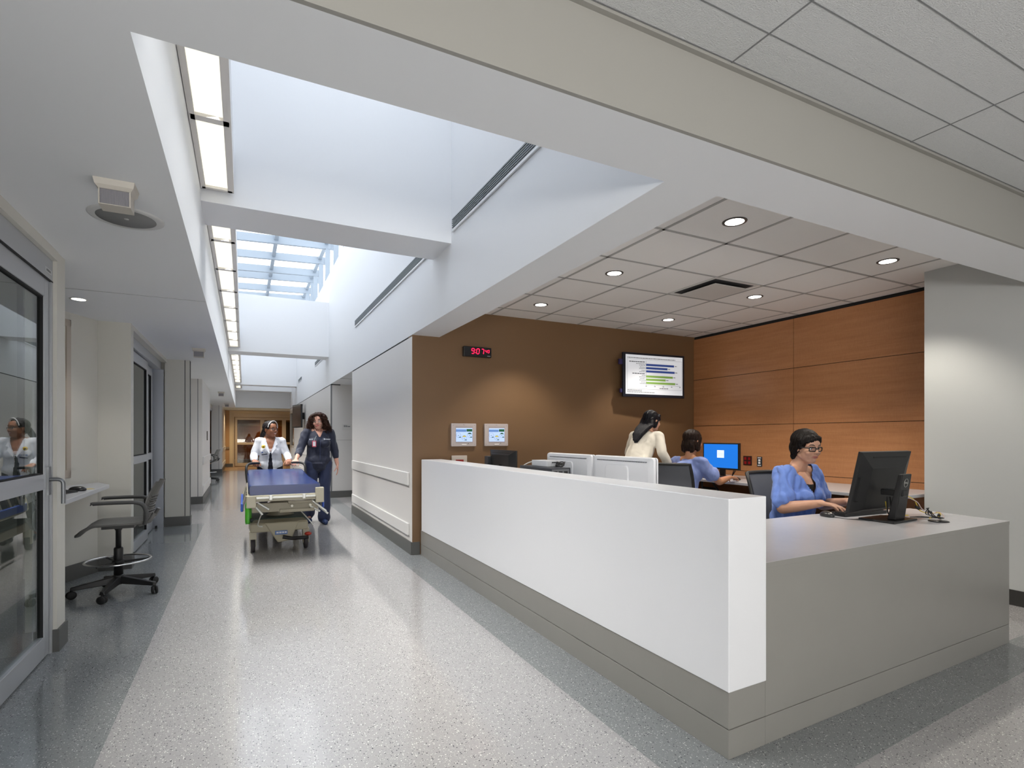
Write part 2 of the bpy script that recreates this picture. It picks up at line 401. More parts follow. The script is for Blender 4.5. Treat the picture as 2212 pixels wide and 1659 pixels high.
win = thing('window_1', '', '', (0, 0, 0)); del win['label']; del win['category']; win['kind'] = 'structure'
wf = MB()
for a, b_, z0, z1 in ((WIN0, WIN0 + .05, .93, 2.35), (WIN1 - .05 + .08, WIN1 + .08, .93, 2.35), (WIN0, WIN1 + .08, .93, 1.0), (WIN0, WIN1 + .08, 2.285, 2.35)):
    wf.prism([AW(a, -.012), AW(b_, -.012), AW(b_, .1), AW(a, .1)], z0, z1)
wf.build('window_frame', mat('window_frame_tan', (178, 168, 156), .4), win, bevel=.004)
MB().prism([AW(WIN0, .05), AW(WIN1 + .04, .05), AW(WIN1 + .04, .056), AW(WIN0, .056)], .98, 2.3).build('window_pane', glass_mat('glass_olive', (.30, .29, .22, 1), 1.5), win)
struct('wall_left', B(-1.4, -.994, 6.39, 6.53, 0, ZC), paintc)
struct('wall_left', B(-1.16, -.994, 6.53, 9.14, 2.37, ZC), paintc)
struct('baseboard_left', B(-1.26, -.986, 6.378, 6.53, 0, .135), baseb)
struct('wall_left', B(-1.02, -.71, 9.14, 9.30, 0, ZC), paintc)
struct('trim_7', MB().box(-.775, -.765, 9.1385, 9.14, .135, ZC).box(-.709, -.7085, 9.14, 9.30, .135, ZC), mat('seam_dark', (62, 62, 60), .7))
struct('baseboard_left', B(-1.03, -.698, 9.128, 9.31, 0, .135), baseb)
# second bay
struct('wall_left', B(-.93, -.72, 11.95, 14.6, 0, ZC), panel_w)
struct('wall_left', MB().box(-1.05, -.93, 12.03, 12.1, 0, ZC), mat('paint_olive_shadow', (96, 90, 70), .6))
struct('trim_8', MB().box(-.80, -.788, 11.9485, 11.95, .135, ZC), alud)
struct('baseboard_left', MB().box(-.94, -.708, 11.94, 14.61, 0, .14), baseb)
bw = MB(); bw.prism([(-2.2, 9.25), (-1.02, 9.25), (-1.02, 9.4), (-2.2, 9.4)], 0, ZC); bw.prism([(-2.3, 9.3), (-2.2, 9.3), (-1.0, 12.0), (-1.1, 12.1)], 0, ZC)
struct('wall_left', bw, paintc)
struct('wall_left', MB().box(-1.9, -.995, 14.45, 14.6, 0, ZC).prism([(-2.2, 14.6), (-2.05, 14.6), (-1.15, 18.4), (-1.3, 18.4)], 0, ZC).box(-1.3, -1.0, 18.4, 18.55, 0, ZC).box(-1.16, -1.0, 18.55, 21.8, 2.3, ZC), paintc)
struct('wall_left', B(-1.03, -.704, 21.72, 25.9, 0, ZC), panel_w)
struct('baseboard_left', B(-1.04, -.692, 21.7, 25.9, 0, .14), baseb)
struct('trim_8', MB().box(-.80, -.788, 21.7185, 21.72, .135, ZC), alud)
# dark room interiors behind the door fronts
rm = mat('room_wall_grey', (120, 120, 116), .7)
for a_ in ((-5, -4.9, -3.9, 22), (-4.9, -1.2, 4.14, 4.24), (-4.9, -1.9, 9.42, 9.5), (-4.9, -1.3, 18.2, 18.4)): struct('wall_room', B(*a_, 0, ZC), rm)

# crash rails
def rail(name, y0, y1, x, z0, z1, side=-1, lab=None):
    m = MB()
    t = .024
    xa, xb = (x - t, x) if side < 0 else (x, x + t)
    m.box(xa, xb, y0, y1, z0, z1)
    return struct(name, m, railm, bevel=.009, bseg=3)
rail('trim_9', 5.83, 9.27, XR, .755, .902); rail('trim_9', 5.83, 9.27, XR, .20, .335)
rail('trim_9', 12.0, 20.9, XR, .755, .902); rail('trim_9', 12.0, 20.9, XR, .20, .335)
rail('trim_10', 12.05, 14.5, -.72, .755, .902, 1); rail('trim_10', 12.05, 14.5, -.72, .20, .335, 1)
rail('trim_10', 21.8, 25.6, -.704, .755, .902, 1); rail('trim_10', 21.8, 25.6, -.704, .20, .335, 1)

# glazed roof lantern
sky = glass_mat('roof_glass', (.97, .985, 1, 1), 1.4)
steel = mat('lantern_steel', (150, 160, 170), .4)
def ZT(x): return 5.68 + (x - XL) * .045
def slopebar(m, x0, x1, y0, y1, h): m.add([(x0, y0, ZT(x0) - h), (x1, y0, ZT(x1) - h), (x1, y1, ZT(x1) - h), (x0, y1, ZT(x0) - h), (x0, y0, ZT(x0)), (x1, y0, ZT(x1)), (x1, y1, ZT(x1)), (x0, y1, ZT(x0))], [(3, 2, 1, 0), (4, 5, 6, 7), (0, 1, 5, 4), (1, 2, 6, 5), (2, 3, 7, 6), (3, 0, 4, 7)])
sk = thing('window_2', '', ''); del sk['label']; del sk['category']; sk['kind'] = 'structure'
raf = [1.8, 3.1, 4.4, 5.6, 6.8, 8.0, 9.2, 10.4, 11.6, 12.86, 14.04, 15.18, 15.85, 17.1, 18.1, 19.3, 20.3, 22.3]
m = MB()
for y in raf: slopebar(m, XL - .1, XR + .25, y - .04, y + .04, .17)
slopebar(m, .60, .68, 1.8, 22.3, .10)
m.box(XR, XR + .08, 1.8, 22.3, 5.70, 5.78)
m.build('rafter', steel, sk)
m = MB()
for y in raf: m.box(XR + .02, XR + .12, y - .034, y + .034, 4.81, 5.73)
m.box(XR + .05, XR + .12, 1.8, 22.3, 4.81, 4.86)
m.build('mullion', steel, sk)
m = MB(); slopebar(m, XL - .1, XR + .25, 1.7, 22.5, .0); m.v = [(x, y, z + .02) for x, y, z in m.v]
m2 = MB(); m2.add([(XL - .12, 1.7, ZT(XL - .1) + .01), (XR + .3, 1.7, ZT(XR + .25) + .01), (XR + .3, 22.5, ZT(XR + .25) + .01), (XL - .12, 22.5, ZT(XL - .1) + .01)], [(0, 1, 2, 3)])
m2.build('roof_pane', sky, sk)
MB().add([(XR + .13, 1.7, 4.8), (XR + .13, 22.5, 4.8), (XR + .13, 22.5, 5.78), (XR + .13, 1.7, 5.78)], [(0, 1, 2, 3)]).build('side_pane', sky, sk)
struct('wall_shaft_far', MB().box(XR, 1.9, 1.6, 1.8, 4.8, 5.78).box(XR, 1.9, 22.3, 22.6, 4.8, 5.78), paintw)
# ================================================================== DOORS
dglass = glass_mat('glass_door', (.62, .66, .64, 1), 1.75, .0, .10)
def leaf(nm, par, x, y0, y1, z0=.01, z1=2.23, st=.075, mid=(.99, 1.08), th=.045, botr=.12, handle=None):
    m = MB()
    for a, b_, c, d_ in ((y0, y0 + st, z0, z1), (y1 - st, y1, z0, z1), (y0 + st, y1 - st, z0, z0 + botr), (y0 + st, y1 - st, z1 - .11, z1), (y0 + st, y1 - st, mid[0], mid[1])):
        m.box(x - th, x, a, b_, c, d_)
    f = m.build(nm, alu, par, bevel=.003)
    MB().box(x - th / 2 - .004, x - th / 2 + .004, y0 + st - .01, y1 - st + .01, z0 + .1, z1 - .1).build('glass_pane', dglass, f)
    s = MB()
    for a, b_, c, d_ in ((y0 + st, y0 + st + .008, z0 + botr, mid[0]), (y1 - st - .008, y1 - st, z0 + botr, mid[0]), (y0 + st, y0 + st + .008, mid[1], z1 - .11), (y1 - st - .008, y1 - st, mid[1], z1 - .11)):
        s.box(x - th + .008, x - .006, a, b_, c, d_)
    s.box(x - th + .008, x - .006, y0 + st, y1 - st, z1 - .118, z1 - .11); s.box(x - th + .008, x - .006, y0 + st, y1 - st, mid[1], mid[1] + .008)
    s.build('gasket', dark, f)
    if handle:
        h = MB().box(x, x + .012, handle - .022, handle + .022, .955, 1.12)
        h.tube(spline([(x + .01, handle, 1.045), (x + .05, handle, 1.045), (x + .072, handle, 1.03), (x + .075, handle, .99), (x + .075, handle, .90)], 5), .011, 10)
        h.build('door_handle', mat('handle_grey', (128, 130, 133), .35, .6), f)
    return f
def door_struct(n):
    d = bpy.data.objects.new('door_%d' % n, None); C.objects.link(d); d['kind'] = 'structure'; return d
d1 = door_struct(1)
MB().box(-1.12, -1.03, .6, 4.125, 2.234, 2.36).build('header', alu, d1, bevel=.004)
MB().box(-1.0405, -1.029, .6, 4.125, 2.226, 2.234).build('header_seam', dark, d1)
MB().box(-1.031, -1.0285, 3.98, 4.10, 2.262, 2.292).build('maker_plate', mat('plate_silver', (200, 202, 204), .3, .5), d1)

pl = MB(); dashes(pl, 0, .075, 0, .012, T(-1.028, 4.005, 2.277) @ RZ(PI / 2), word=(.01, .02)); pl.build('plate_marking', alud, d1)
MB().box(-1.12, -1.03, 4.10, 4.125, 0, 2.234).box(-1.055, -1.05, 4.075, 4.10, 0, 2.2).build('door_jamb', alu, d1)
leaf('door_leaf', d1, -1.04, 2.95, 4.085, handle=4.062)
leaf('door_leaf', d1, -1.095, 1.70, 2.98)
leaf('door_leaf', d1, -1.04, .6, 1.72)
d2 = door_struct(2)
MB().box(-1.22, -1.06, 6.55, 9.14, 2.262, 2.372).build('header', alu, d2, bevel=.004)
MB().box(-1.22, -1.185, 6.55, 9.14, 2.20, 2.262).build('header_track', dark, d2)
pl = MB().box(-1.0605, -1.0585, 6.70, 6.80, 2.30, 2.33); pl.build('maker_plate', mat('plate_silver'), d2)
leaf('door_leaf', d2, -1.09, 6.55, 8.16, z1=2.25, handle=6.62)
leaf('door_leaf', d2, -1.14, 8.02, 8.92, z1=2.25)
MB().box(-1.62, -1.03, 9.09, 9.139, 0, 2.262).build('door_jamb', mat('jamb_bluegrey', (158, 162, 170), .35, .35), d2)
jb = MB()
for y in (8.98, 9.03): jb.box(-1.12, -1.10, y, y + .012, 0, .035)
jb.build('floor_stop', rubber, d2)
d3 = door_struct(3)
MB().box(-1.12, -1.0, 18.6, 21.7, 2.2, 2.3).build('header', alu, d3)
leaf('door_leaf', d3, -1.03, 18.6, 20.2, z1=2.2); leaf('door_leaf', d3, -1.08, 20.1, 21.7, z1=2.2)
# end-of-corridor sliding doors in a warm lit front
wf_ = mat('end_frame', (196, 178, 150), .4, .3)
d4 = door_struct(4); YE = 25.95
m = MB()
us = [-.36, .74, 1.66, 2.36]
m.box(-.42, 3.2, YE, YE + .12, 2.14, 2.30); m.box(-.42, -.36, YE, YE + .12, 0, 2.14)
m.build('header', wf_, d4, bevel=.005)
for i, (a, b_) in enumerate(((-.34, .74), (.72, 1.62), (1.60, 2.5))):
    y = YE + (.0, .05, .0)[i]; m = MB()
    for x0, x1, z0, z1 in ((a, a + .09, .02, 2.13), (b_ - .09, b_, .02, 2.13), (a + .09, b_ - .09, .02, .16), (a + .09, b_ - .09, 2.03, 2.13), (a + .09, b_ - .09, .95, 1.05)): m.box(x0, x1, y, y + .045, z0, z1)
    f = m.build('door_leaf', wf_, d4, bevel=.004)
    MB().box(a + .08, b_ - .08, y + .02, y + .026, .1, 2.1).build('glass_pane', glass_mat('glass_end', (.8, .74, .62, 1), 1.45), f)
struct('wall_end', MB().box(-.55, -.42, YE - .02, YE + .15, 0, ZC).box(-.42, 4, YE - .01, YE + .15, 2.30, ZC).box(2.5, 4, YE, YE + .15, 0, 2.3), mat('paint_end_cream', (214, 200, 170), .5))
struct('wall_end', B(-1.6, -.55, YE, YE + .15, 0, ZC), mat('paint_end_tan', (186, 148, 104), .5))
struct('trim_11', B(-1.6, -.55, YE - .06, YE, .78, .86), mat('rail_taupe', (140, 126, 108), .5))
struct('trim_11', B(-.75, 2.6, 23.2, 23.25, 2.33, ZC), mat('paint_end_cream'))
struct('baseboard_end', B(-1.6, -.42, YE - .03, YE - .02, 0, .14), baseb)
struct('floor', B(-1.6, 4, 22.9, 29.5, .0, .002), mat('floor_end_tan', (160, 132, 104), .25))
struct('wall_end_room', MB().box(-.4, 3.4, 29.3, 29.4, .2, 1.82), woodwarm)
struct('wall_end_room', MB().box(-.4, 3.4, 29.35, 29.45, 1.82, ZC), mat('paint_end_tan'))
spot('corridor_end_lamp', (-.3, 24.6, 2.40), 110, (1, .74, .42), 150, .8, .1)
spot('corridor_end_lamp', (1.3, 24.6, 2.40), 110, (1, .74, .42), 150, .8, .1)
spot('end_room_lamp', (1.0, 28.4, 2.40), 90, (1, .72, .40), 150, .8, .1)
# sidelight window near the corridor's far end, in the right wall
wn = thing('window_3', '', ''); del wn['label']; del wn['category']; wn['kind'] = 'structure'
m = MB()
for a, b_, z0, z1 in ((21.0, 21.08, .88, 2.3), (22.82, 22.9, .88, 2.3), (21.08, 22.82, .88, .96), (21.08, 22.82, 2.2, 2.3)): m.box(XR - .012, XR + .1, a, b_, z0, z1)
m.build('window_frame', mat('window_frame_tan'), wn)
MB().box(XR + .04, XR + .05, 21.05, 22.85, .9, 2.25).build('window_pane', glass_mat('glass_tan', (.45, .40, .30, 1), 1.5), wn)
struct('wall_corridor_right', B(XR, XR + .2, 21.0, 22.9, 2.3, 2.4), panel_w)
struct('wall_room', B(XR + .9, XR + 1.0, 20.8, 23, 0, ZC), mat('paint_end_tan'))

# ================================================================== CEILING FIXTURES
diffm = mat('diffuser_warm', (240, 238, 225), .6, emit=(255, 252, 236), estr=.82)
framem = mat('strip_frame', (222, 218, 214), .5)
def strip(y0, y1, divs, label):
    t = thing('cove_light', label, 'ceiling light', (XL, y0, 3.10), group=None)
    L = y1 - y0; xa, xb = .012, .205
    m = MB().box(.003, .215, 0, L, .06, .30)
    m.build('housing', paintw, t)
    m = MB().box(.003, xa + .022, 0, L, 0, .06).box(xb - .03, .215, 0, L, 0, .06).box(xa, xb, 0, .03, 0, .06).box(xa, xb, L - .03, L, 0, .06)
    for d_ in divs: m.box(xa, xb, d_ - y0 - .028, d_ - y0 + .028, 0, .06)
    m.build('frame', framem, t)
    ed = [y0] + list(divs) + [y1]
    for a, b_ in zip(ed[:-1], ed[1:]):
        MB().box(xa + .01, xb - .015, a - y0 + .02, b_ - y0 - .02, .018, .03).build('diffuser', diffm, t)
    l = area('strip_lamp', (XL + .13, (y0 + y1) / 2, 3.112), .16, L - .1, 17 * L, (1, .97, .92)); l.data.spread = math.radians(75); l.rotation_euler = (0, -.30, 0)
strip(1.80, 4.46, [2.55, 3.49], 'warm diffuser light strip along the shaft wall in the nearest skylight bay')
strip(5.0, 12.10, [5.6, 6.55, 7.5, 8.45, 9.4, 10.35, 11.25], 'long warm diffuser light strip in the second skylight bay, under the glazed roof')
strip(12.68, 19.98, [13.3, 14.25, 15.2, 16.15, 17.1, 18.05, 19.0], 'distant warm light strip in the third skylight bay')
strip(20.52, 22.28, [21.4], 'farthest and smallest warm light strip near the corridor end')
# linear slot diffusers on the right shaft wall
slotm = mat('slot_grey', (150, 156, 160), .5, bump=.5, bscale=300)
for y0, y1, lab in ((1.82, 4.44, 'long linear air slot on the shaft wall of the nearest skylight bay'), (5.1, 9.05, 'linear air slot on the shaft wall of the second skylight bay'), (12.9, 14.6, 'small distant air slot high on the right shaft wall'), (18.2, 19.3, 'tiny farthest air slot high on the right shaft wall')):
    t = thing('linear_diffuser', lab, 'air vent', (XR - .002, y0, 3.1), group=None)
    L = y1 - y0
    MB().box(-.014, -.002, 0, L, .0, .020).box(-.010, -.002, 0, L, .115, .122).box(-.010, -.002, L - .01, L, .02, .115).build('frame', paintw, t)
    m = MB().box(-.004, -.002, 0, L, .035, .115)
    for k in range(5): m.box(-.012, -.004, 0, L, .036 + .017 * k, .042 + .017 * k)
    m.build('louvre', slotm, t)
    MB().box(-.006, -.002, 0, L - .01, .112, .1155).box(-.006, -.002, 0, L, .0275, .031).build('shadow_gap', dark, t)
# round recessed downlights in the station ceiling
dlw = mat('lamp_white', (255, 255, 255), .5, emit=(255, 250, 240), estr=9)
def downlight(x, y, label, z=ZS, r=.078, e=110, col=(1, .93, .82), trim=mat('trim_dark', (70, 66, 62), .4), ang=100, grp='round downlights over the nurse station'):
    t = thing('downlight', label, 'ceiling light', (x, y, z), group=grp)
    MB().lathe([(r * .78, -.004), (r, -.0045), (r * 1.02, -.0005), (r * .78, -.0005)], 32, caps=False).build('trim_ring', trim, t)
    MB().lathe([(r * .79, -.0012), (r * .79, -.0035)], 32).build('lens', dlw, t)
    spot('downlight_lamp', (x, y, z - .012), e, col, ang, .55, .05)
    return t
for x, y, lab in ((2.93, 2.52, 'downlight nearest the cross beam, in the first big tile by the soffit'), (2.91, 3.79, 'downlight beside the soffit, second from the cross beam'), (2.89, 5.055, 'downlight beside the soffit, nearest the brown wall and clock'),
                  (4.71, 2.525, 'downlight by the pale grey wall, near the cross beam'), (4.69, 3.78, 'downlight just right of the square air diffuser'), (4.66, 5.0, 'downlight nearest the corner of brown wall and wood panels')):
    downlight(x, y, lab)
t = downlight(-1.199, 5.458, 'small recessed downlight in the left ceiling above the work alcove', ZC, .06, 25, (1, .95, .88), mat('lamp_white_trim', (225, 225, 222), .4), 110, None)
downlight(-1.35, 16.4, 'far recessed downlight above the distant alcove', ZC, .06, 30, (.92, 1, .96), mat('lamp_white_trim'), 110, None)
downlight(-1.35, 11.0, 'recessed downlight above the middle alcove opening', ZC, .06, 20, (1, .95, .88), mat('lamp_white_trim'), 110, None)
# square supply diffuser
t = thing('air_diffuser', 'square ceiling air diffuser in the middle of the station ceiling tiles', 'air vent', (4.08, 3.765, ZS))
MB().box(-.29, .29, -.30, .30, -.004, -.001).build('frame', mat('vent_white', (205, 204, 200), .4), t)
MB().box(-.25, .25, -.26, .26, -.006, -.004).build('throat', mat('vent_dark', (40, 40, 42), .8), t)
MB().add([(-.205, -.215, -.03), (.205, -.215, -.03), (.205, .215, -.03), (-.205, .215, -.03), (-.15, -.16, -.008), (.15, -.16, -.008), (.15, .16, -.008), (-.15, .16, -.008)], [(3, 2, 1, 0), (4, 5, 6, 7), (0, 1, 5, 4), (1, 2, 6, 5), (2, 3, 7, 6), (3, 0, 4, 7)]).box(-.215, .215, -.225, .225, -.034, -.029).build('baffle', mat('vent_white'), t)
# ceiling speaker and nurse-call dome lights
t = thing('ceiling_speaker', 'round flush ceiling speaker with perforated grey grille, in the left ceiling', 'speaker', (-.535, 3.32, ZC))
MB().lathe([(0.128, -.006), (.150, -.007), (.163, -.001), (.163, 0)], 40, caps=False).build('bezel', mat('speaker_white', (200, 200, 199), .5), t)
MB().lathe([(0, -.0075), (.128, -.0065), (.128, -.004), (0, -.004)], 40).build('grille', mat('speaker_grille', (138, 139, 139), .6, bump=.6, bscale=500), t)
MB().lathe([(0, -.010), (.010, -.009), (.011, -.007)], 14).build('badge', mat('speaker_white'), t)
def dome(x, y, label, s=1.0):
    t = thing('dome_light', label, 'signal light', (x, y, ZC), group=None)
    MB().add([(-.075, -.06, 0), (.075, -.06, 0), (.075, .06, 0), (-.075, .06, 0), (-.070, -.055, -.035), (.070, -.055, -.035), (.070, .055, -.035), (-.070, .055, -.035), (-.058, -.045, -.055), (.058, -.045, -.055), (.058, .045, -.055), (-.058, .045, -.055)],
             [(0, 1, 2, 3), (4, 5, 1, 0), (5, 6, 2, 1), (6, 7, 3, 2), (7, 4, 0, 3), (8, 9, 5, 4), (9, 10, 6, 5), (10, 11, 7, 6), (11, 8, 4, 7), (11, 10, 9, 8)]).build('base_cap', mat('dome_cap', (190, 184, 174), .45), t)
    m = MB().box(-.053, .053, -.040, .040, -.145, -.055)
    for k in range(21): m.box(-.052 + k * .005, -.0505 + k * .005, -.0425, .0425, -.143, -.057)
    m.build('lens', mat('dome_lens', (140, 138, 143), .35), t)
    t.scale = (1, 1, .72)
    MB().box(-.058, .058, -.045, .045, -.150, -.145).box(.053, .058, -.045, .045, -.145, -.055).box(-.058, -.053, -.045, .045, -.145, -.055).build('lens_frame', mat('dome_cap'), t)
dome(-.505, 2.91, 'ribbed grey signal light on a tapered cap, nearest on the left ceiling')
dome(-.51, 7.87, 'ribbed signal light on the ceiling outside the second room')
dome(-.505, 15.2, 'small distant ceiling signal light before the far alcove')
dome(-.51, 20.4, 'farthest tiny ceiling signal light near the end doors')
# ================================================================== NURSE STATION
def desk_parts(t, x, y):
    def atd(o): o.parent = t; o.matrix_parent_inverse = Matrix.Translation((-x, -y, 0)); return o
    return atd
t = thing('transaction_counter', 'thick white upright counter slab running along the corridor above the grey fascia', 'counter', (1.735, 1.52, 0)); atd = desk_parts(t, 1.735, 1.52)
atd(MB().prism([(1.735, 1.52), (1.965, 1.527), (1.965, 5.66), (1.735, 5.66)], .272, 1.05).build('counter_slab', solid_white, bevel=.004))
atd(MB().prism([(1.741, 1.526), (1.9645, 1.533), (1.9645, 5.70), (1.741, 5.70)], .121, .2715).build('corridor_fascia', lam_grey, bevel=.002))
atd(MB().prism([(1.741, 1.526), (1.9645, 1.533), (1.9645, 5.70), (1.741, 5.70)], .0, .117).prism([(1.746, 1.531), (1.96, 1.538), (1.96, 5.69), (1.746, 5.69)], .117, .121).build('plinth', lam_grey, bevel=.002))
t = thing('reception_desk', 'grey laminate reception desk front with a plinth, facing the camera', 'desk', (1.97, 1.52, 0)); atd = desk_parts(t, 1.97, 1.52)
atd(MB().prism([(1.9655, 1.5335), (4.314, 1.602), (4.314, 1.65), (1.9655, 1.60)], .121, .745).build('front_panel', lam_grey, bevel=.001))
atd(MB().prism([(1.9655, 1.5335), (4.314, 1.602), (4.314, 1.65), (1.9655, 1.60)], .0, .117).prism([(1.97, 1.5385), (4.31, 1.607), (4.31, 1.64), (1.97, 1.59)], .117, .121).build('plinth', lam_grey, bevel=.002))
atd(MB().prism([(4.27, 1.65), (4.314, 1.65), (4.314, 2.25), (4.27, 2.25)], 0, .744).build('end_panel', lam_grey, bevel=.002))
t = thing('desk_worktop', 'pale laminate top of the grey reception desk, under the big black computer', 'worktop', (1.97, 1.52, .745)); 
def atd(o): o.parent = t; o.matrix_parent_inverse = Matrix.Translation((-1.97, -1.52, -.745)); return o
tp = MB(); tp.prism([(1.9655, 1.5335), (4.314, 1.602), (4.42, 2.22), (3.47, 2.349), (2.62, 2.345), (1.9655, 2.345)], .7455, .768)
tp.prism([(1.9655, 2.3451), (2.62, 2.3451), (2.62, 5.70), (1.9655, 5.70)], .7455, .768)
atd(tp.build('top_surface', lam_top, bevel=.001))
atd(MB().prism([(1.9656, 1.5325), (4.315, 1.601), (4.315, 1.611), (1.9656, 1.5425)], .745, .7672).build('front_edge', lam_grey))
t = thing('desk_screen_panel', 'grey modesty panel under the inner run of the worktop', 'panel', (2.52, 4, 0))
MB().box(-.02, .02, -1.5, 1.5, 0, .744).build('modesty_panel', lam_grey, t)

wk = thing('wall_worktop', 'light grey worktop running along the wood-panelled wall', 'worktop', (5.37, 4.1, .79))
MB().box(-.45, .448, -1.5, 1.628, -.03, 0).build('worktop', lam_top, wk, bevel=.004)
MB().box(-.44, .44, -.55, -.52, -.79, -.03).box(-.05, .448, -.52, 1.6, -.35, -.32).build('support_panel', mat('under_desk_brown', (70, 46, 30), .6), wk)
MB().tube([(-.28, .62, -.03), (-.22, .30, -.42)], .012, 8).tube([(-.30, .75, -.03), (-.30, .75, -.12), (-.10, .70, -.14)], .014, 8).build('keyboard_arm', blackm, wk)

# ---- monitors seen from the back
def back_monitor(name, label, M, w_, h_, mb, ms, logo=None, screen=None, scr_rgb=None):
    pass
def white_monitor(x, yc, label):
    t = thing('computer_monitor', label, 'monitor', (x, yc, .768), 0, None)
    w_, h_, z0 = .66, .385, .012
    Mr = T(0, 0, 0) @ RZ(PI / 2)
    body = MB().prism(rrect(w_, h_, .022), 0, .012, 0, T(.034, 0, z0 + h_ / 2) @ RZ(PI / 2) @ Matrix.Rotation(PI / 2, 4, 'X'))
    # bulged back, rings shrinking toward the corridor side
    rings = [(w_, h_, .026, .022), (w_ - .01, h_ - .01, .012, .022), (w_ - .09, h_ - .09, .0, .04)]
    vs = []; n = None
    for (a, b_, xo, r) in rings:
        pr = rrect(a, b_, r); n = len(pr); vs += [(xo, p[0], z0 + h_ / 2 + p[1]) for p in pr]
    fs = []
    for i in range(len(rings) - 1):
        for k in range(n): fs.append((i * n + k, i * n + (k + 1) % n, (i + 1) * n + (k + 1) % n, (i + 1) * n + k))
    fs.append(tuple(2 * n + k for k in range(n)))
    body.add(vs, fs, 0, None, False)
    body.build('housing', whitep, t, bevel=.002)
    v = MB()
    for k in range(24): v.box(.0005, .0125, -.27 + k * .0225, -.27 + k * .0225 + .017, z0 + h_ - .034, z0 + h_ - .027, 0)
    v.build('vent_slot', mat('vent_grey', (120, 122, 128), .6), t)
    MB().prism(rrect(.25, .33, .035), -.010, .022, 0, T(0, .03, .175) @ RZ(PI / 2) @ Matrix.Rotation(PI / 2, 4, 'X')).build('stand_cover', whitep, t, bevel=.006)
    MB().box(-.08, .10, -.12, .12, 0, .008).build('stand_foot', whitep, t, bevel=.003)
    MB().box(.034, .0345, -.31, .31, z0 + .02, z0 + h_ - .02).build('screen', black, t)
    return t
white_monitor(2.30, 2.935, 'white monitor seen from behind, the nearer one, with rounded white stand cover')
white_monitor(2.30, 3.61, 'white monitor seen from behind, the farther one, behind the black computer')
t = thing('computer_monitor', 'black monitor seen from behind, at the far end of the white counter', 'monitor', (2.30, 4.83, .768))
m = MB().box(.02, .034, -.30, .30, .03, .397)
m.add([(.02, -.30, .03), (.02, .30, .03), (.02, .30, .397), (.02, -.30, .397), (-.012, -.20, .07), (-.012, .20, .07), (-.012, .20, .35), (-.012, -.20, .35)], [(0, 3, 2, 1), (4, 7, 6, 5), (0, 4, 5, 1), (1, 5, 6, 2), (2, 6, 7, 3), (3, 7, 4, 0)])
m.build('housing', black, t, bevel=.003)
MB().box(-.05, .0, .21, .29, .15, .33).build('side_module', mat('module_grey', (62, 64, 68), .4), t, bevel=.003)
MB().box(.0, .004, -.2, .2, .366, .371).build('vent_slot', blackm, t)
MB().box(-.04, -.01, -.04, .04, 0, .25).box(-.10, .10, -.13, .13, 0, .01).build('stand', black, t)
# small computer with adapter box on it
t = thing('desktop_computer', 'black desktop computer standing behind the white counter, rear ports toward camera', 'computer', (2.10, 3.62, .768))
MB().box(-.09, .09, -.24, .24, 0, .30).build('case', mat('case_charcoal', (44, 47, 54), .4), t, bevel=.004)
MB().box(-.075, .075, -.2425, -.24, .01, .29).build('rear_panel', alud, t)
m = MB()
for i in range(3): m.box(-.06 + .045 * i, -.03 + .045 * i, -.245, -.2424, .255, .275)
m.box(-.05, .03, -.246, -.2424, .20, .235).box(-.06, -.03, -.246, -.2424, .14, .18)
m.build('port', dark, t)
for y in (-.18, .16): MB().box(-.0915, -.09, y - .008, y + .008, .255, .27).build('case_screw', dark, t)
t = thing('power_adapter', 'silver box resting on top of the black desktop computer', 'adapter', (2.12, 3.62, 1.069))
MB().box(-.06, .06, -.11, .13, 0, .045).build('casing', mat('adapter_silver', (190, 192, 196), .4), t, bevel=.003)
m = MB(); 
for k in range(3): m.tube([(.02 + .008 * k + .03 * math.cos(a / 8 * PI), -.17 + .008 * k + .035 * math.sin(a / 8 * PI), .012 + .010 * k + .006 * math.sin(a)) for a in range(16)], .0045, 6, closed=True)
m.tube(spline([(-.0, -.16, .035), (-.03, -.06, .02), (-.085, .00, -.06), (-.10, .03, -.2)], 5), .0045, 6)
m.build('black_cable', rubber, t)
MB().tube(spline([(0, .13, .02), (-.03, .20, .025), (-.09, .26, -.03), (-.105, .29, -.15)], 6), .0045, 6).build('white_cable', mat('cable_white', (215, 215, 210), .4), t)

# ---- big black computer on the grey desk
ax, ay = 3.74, 2.015
t = thing('computer_monitor', 'big black all-in-one computer seen from behind on the grey desk, round logo on its stand', 'monitor', (ax, ay, .768), math.radians(1))
tilt = Matrix.Rotation(math.radians(-12), 4, 'X')     # top leans toward the camera side
MM = T(0, .085, .045) @ Matrix.Rotation(math.radians(12), 4, 'X')
w2 = .285
m = MB().box(-w2, w2, -.012, .012, 0, .40, 0, MM)
m.add([(-w2, -.012, 0), (w2, -.012, 0), (w2, -.012, .40), (-w2, -.012, .40), (-.19, -.045, .03), (.19, -.045, .03), (.19, -.045, .30), (-.19, -.045, .30)], [(0, 3, 2, 1), (4, 5, 6, 7), (0, 1, 5, 4), (1, 2, 6, 5), (2, 3, 7, 6), (3, 0, 4, 7)], 0, MM)
m.build('housing', mat('monitor_black', (24, 24, 25), .5, bump=.05, bscale=900), t, bevel=.003)
MB().box(-.17, .21, -.026, -.0155, .363, .371, 0, MM).build('vent_slot', blackm, t)
MB().box(-w2 + .01, w2 - .01, .012, .0135, .02, .385, 0, MM).build('screen', mat('screen_off', (12, 12, 14), .1, emit=(70, 110, 160), estr=.6), t)
m = MB()
for a in ((-.272, -.205, .235, .237), (-.272, -.205, .08, .082), (-.272, -.270, .08, .237), (-.207, -.205, .08, .237)): m.box(a[0], a[1], -.030, -.012, a[2], a[3], 0, MM)
m.build('drive_cover', blackm, t)
sx = -.075
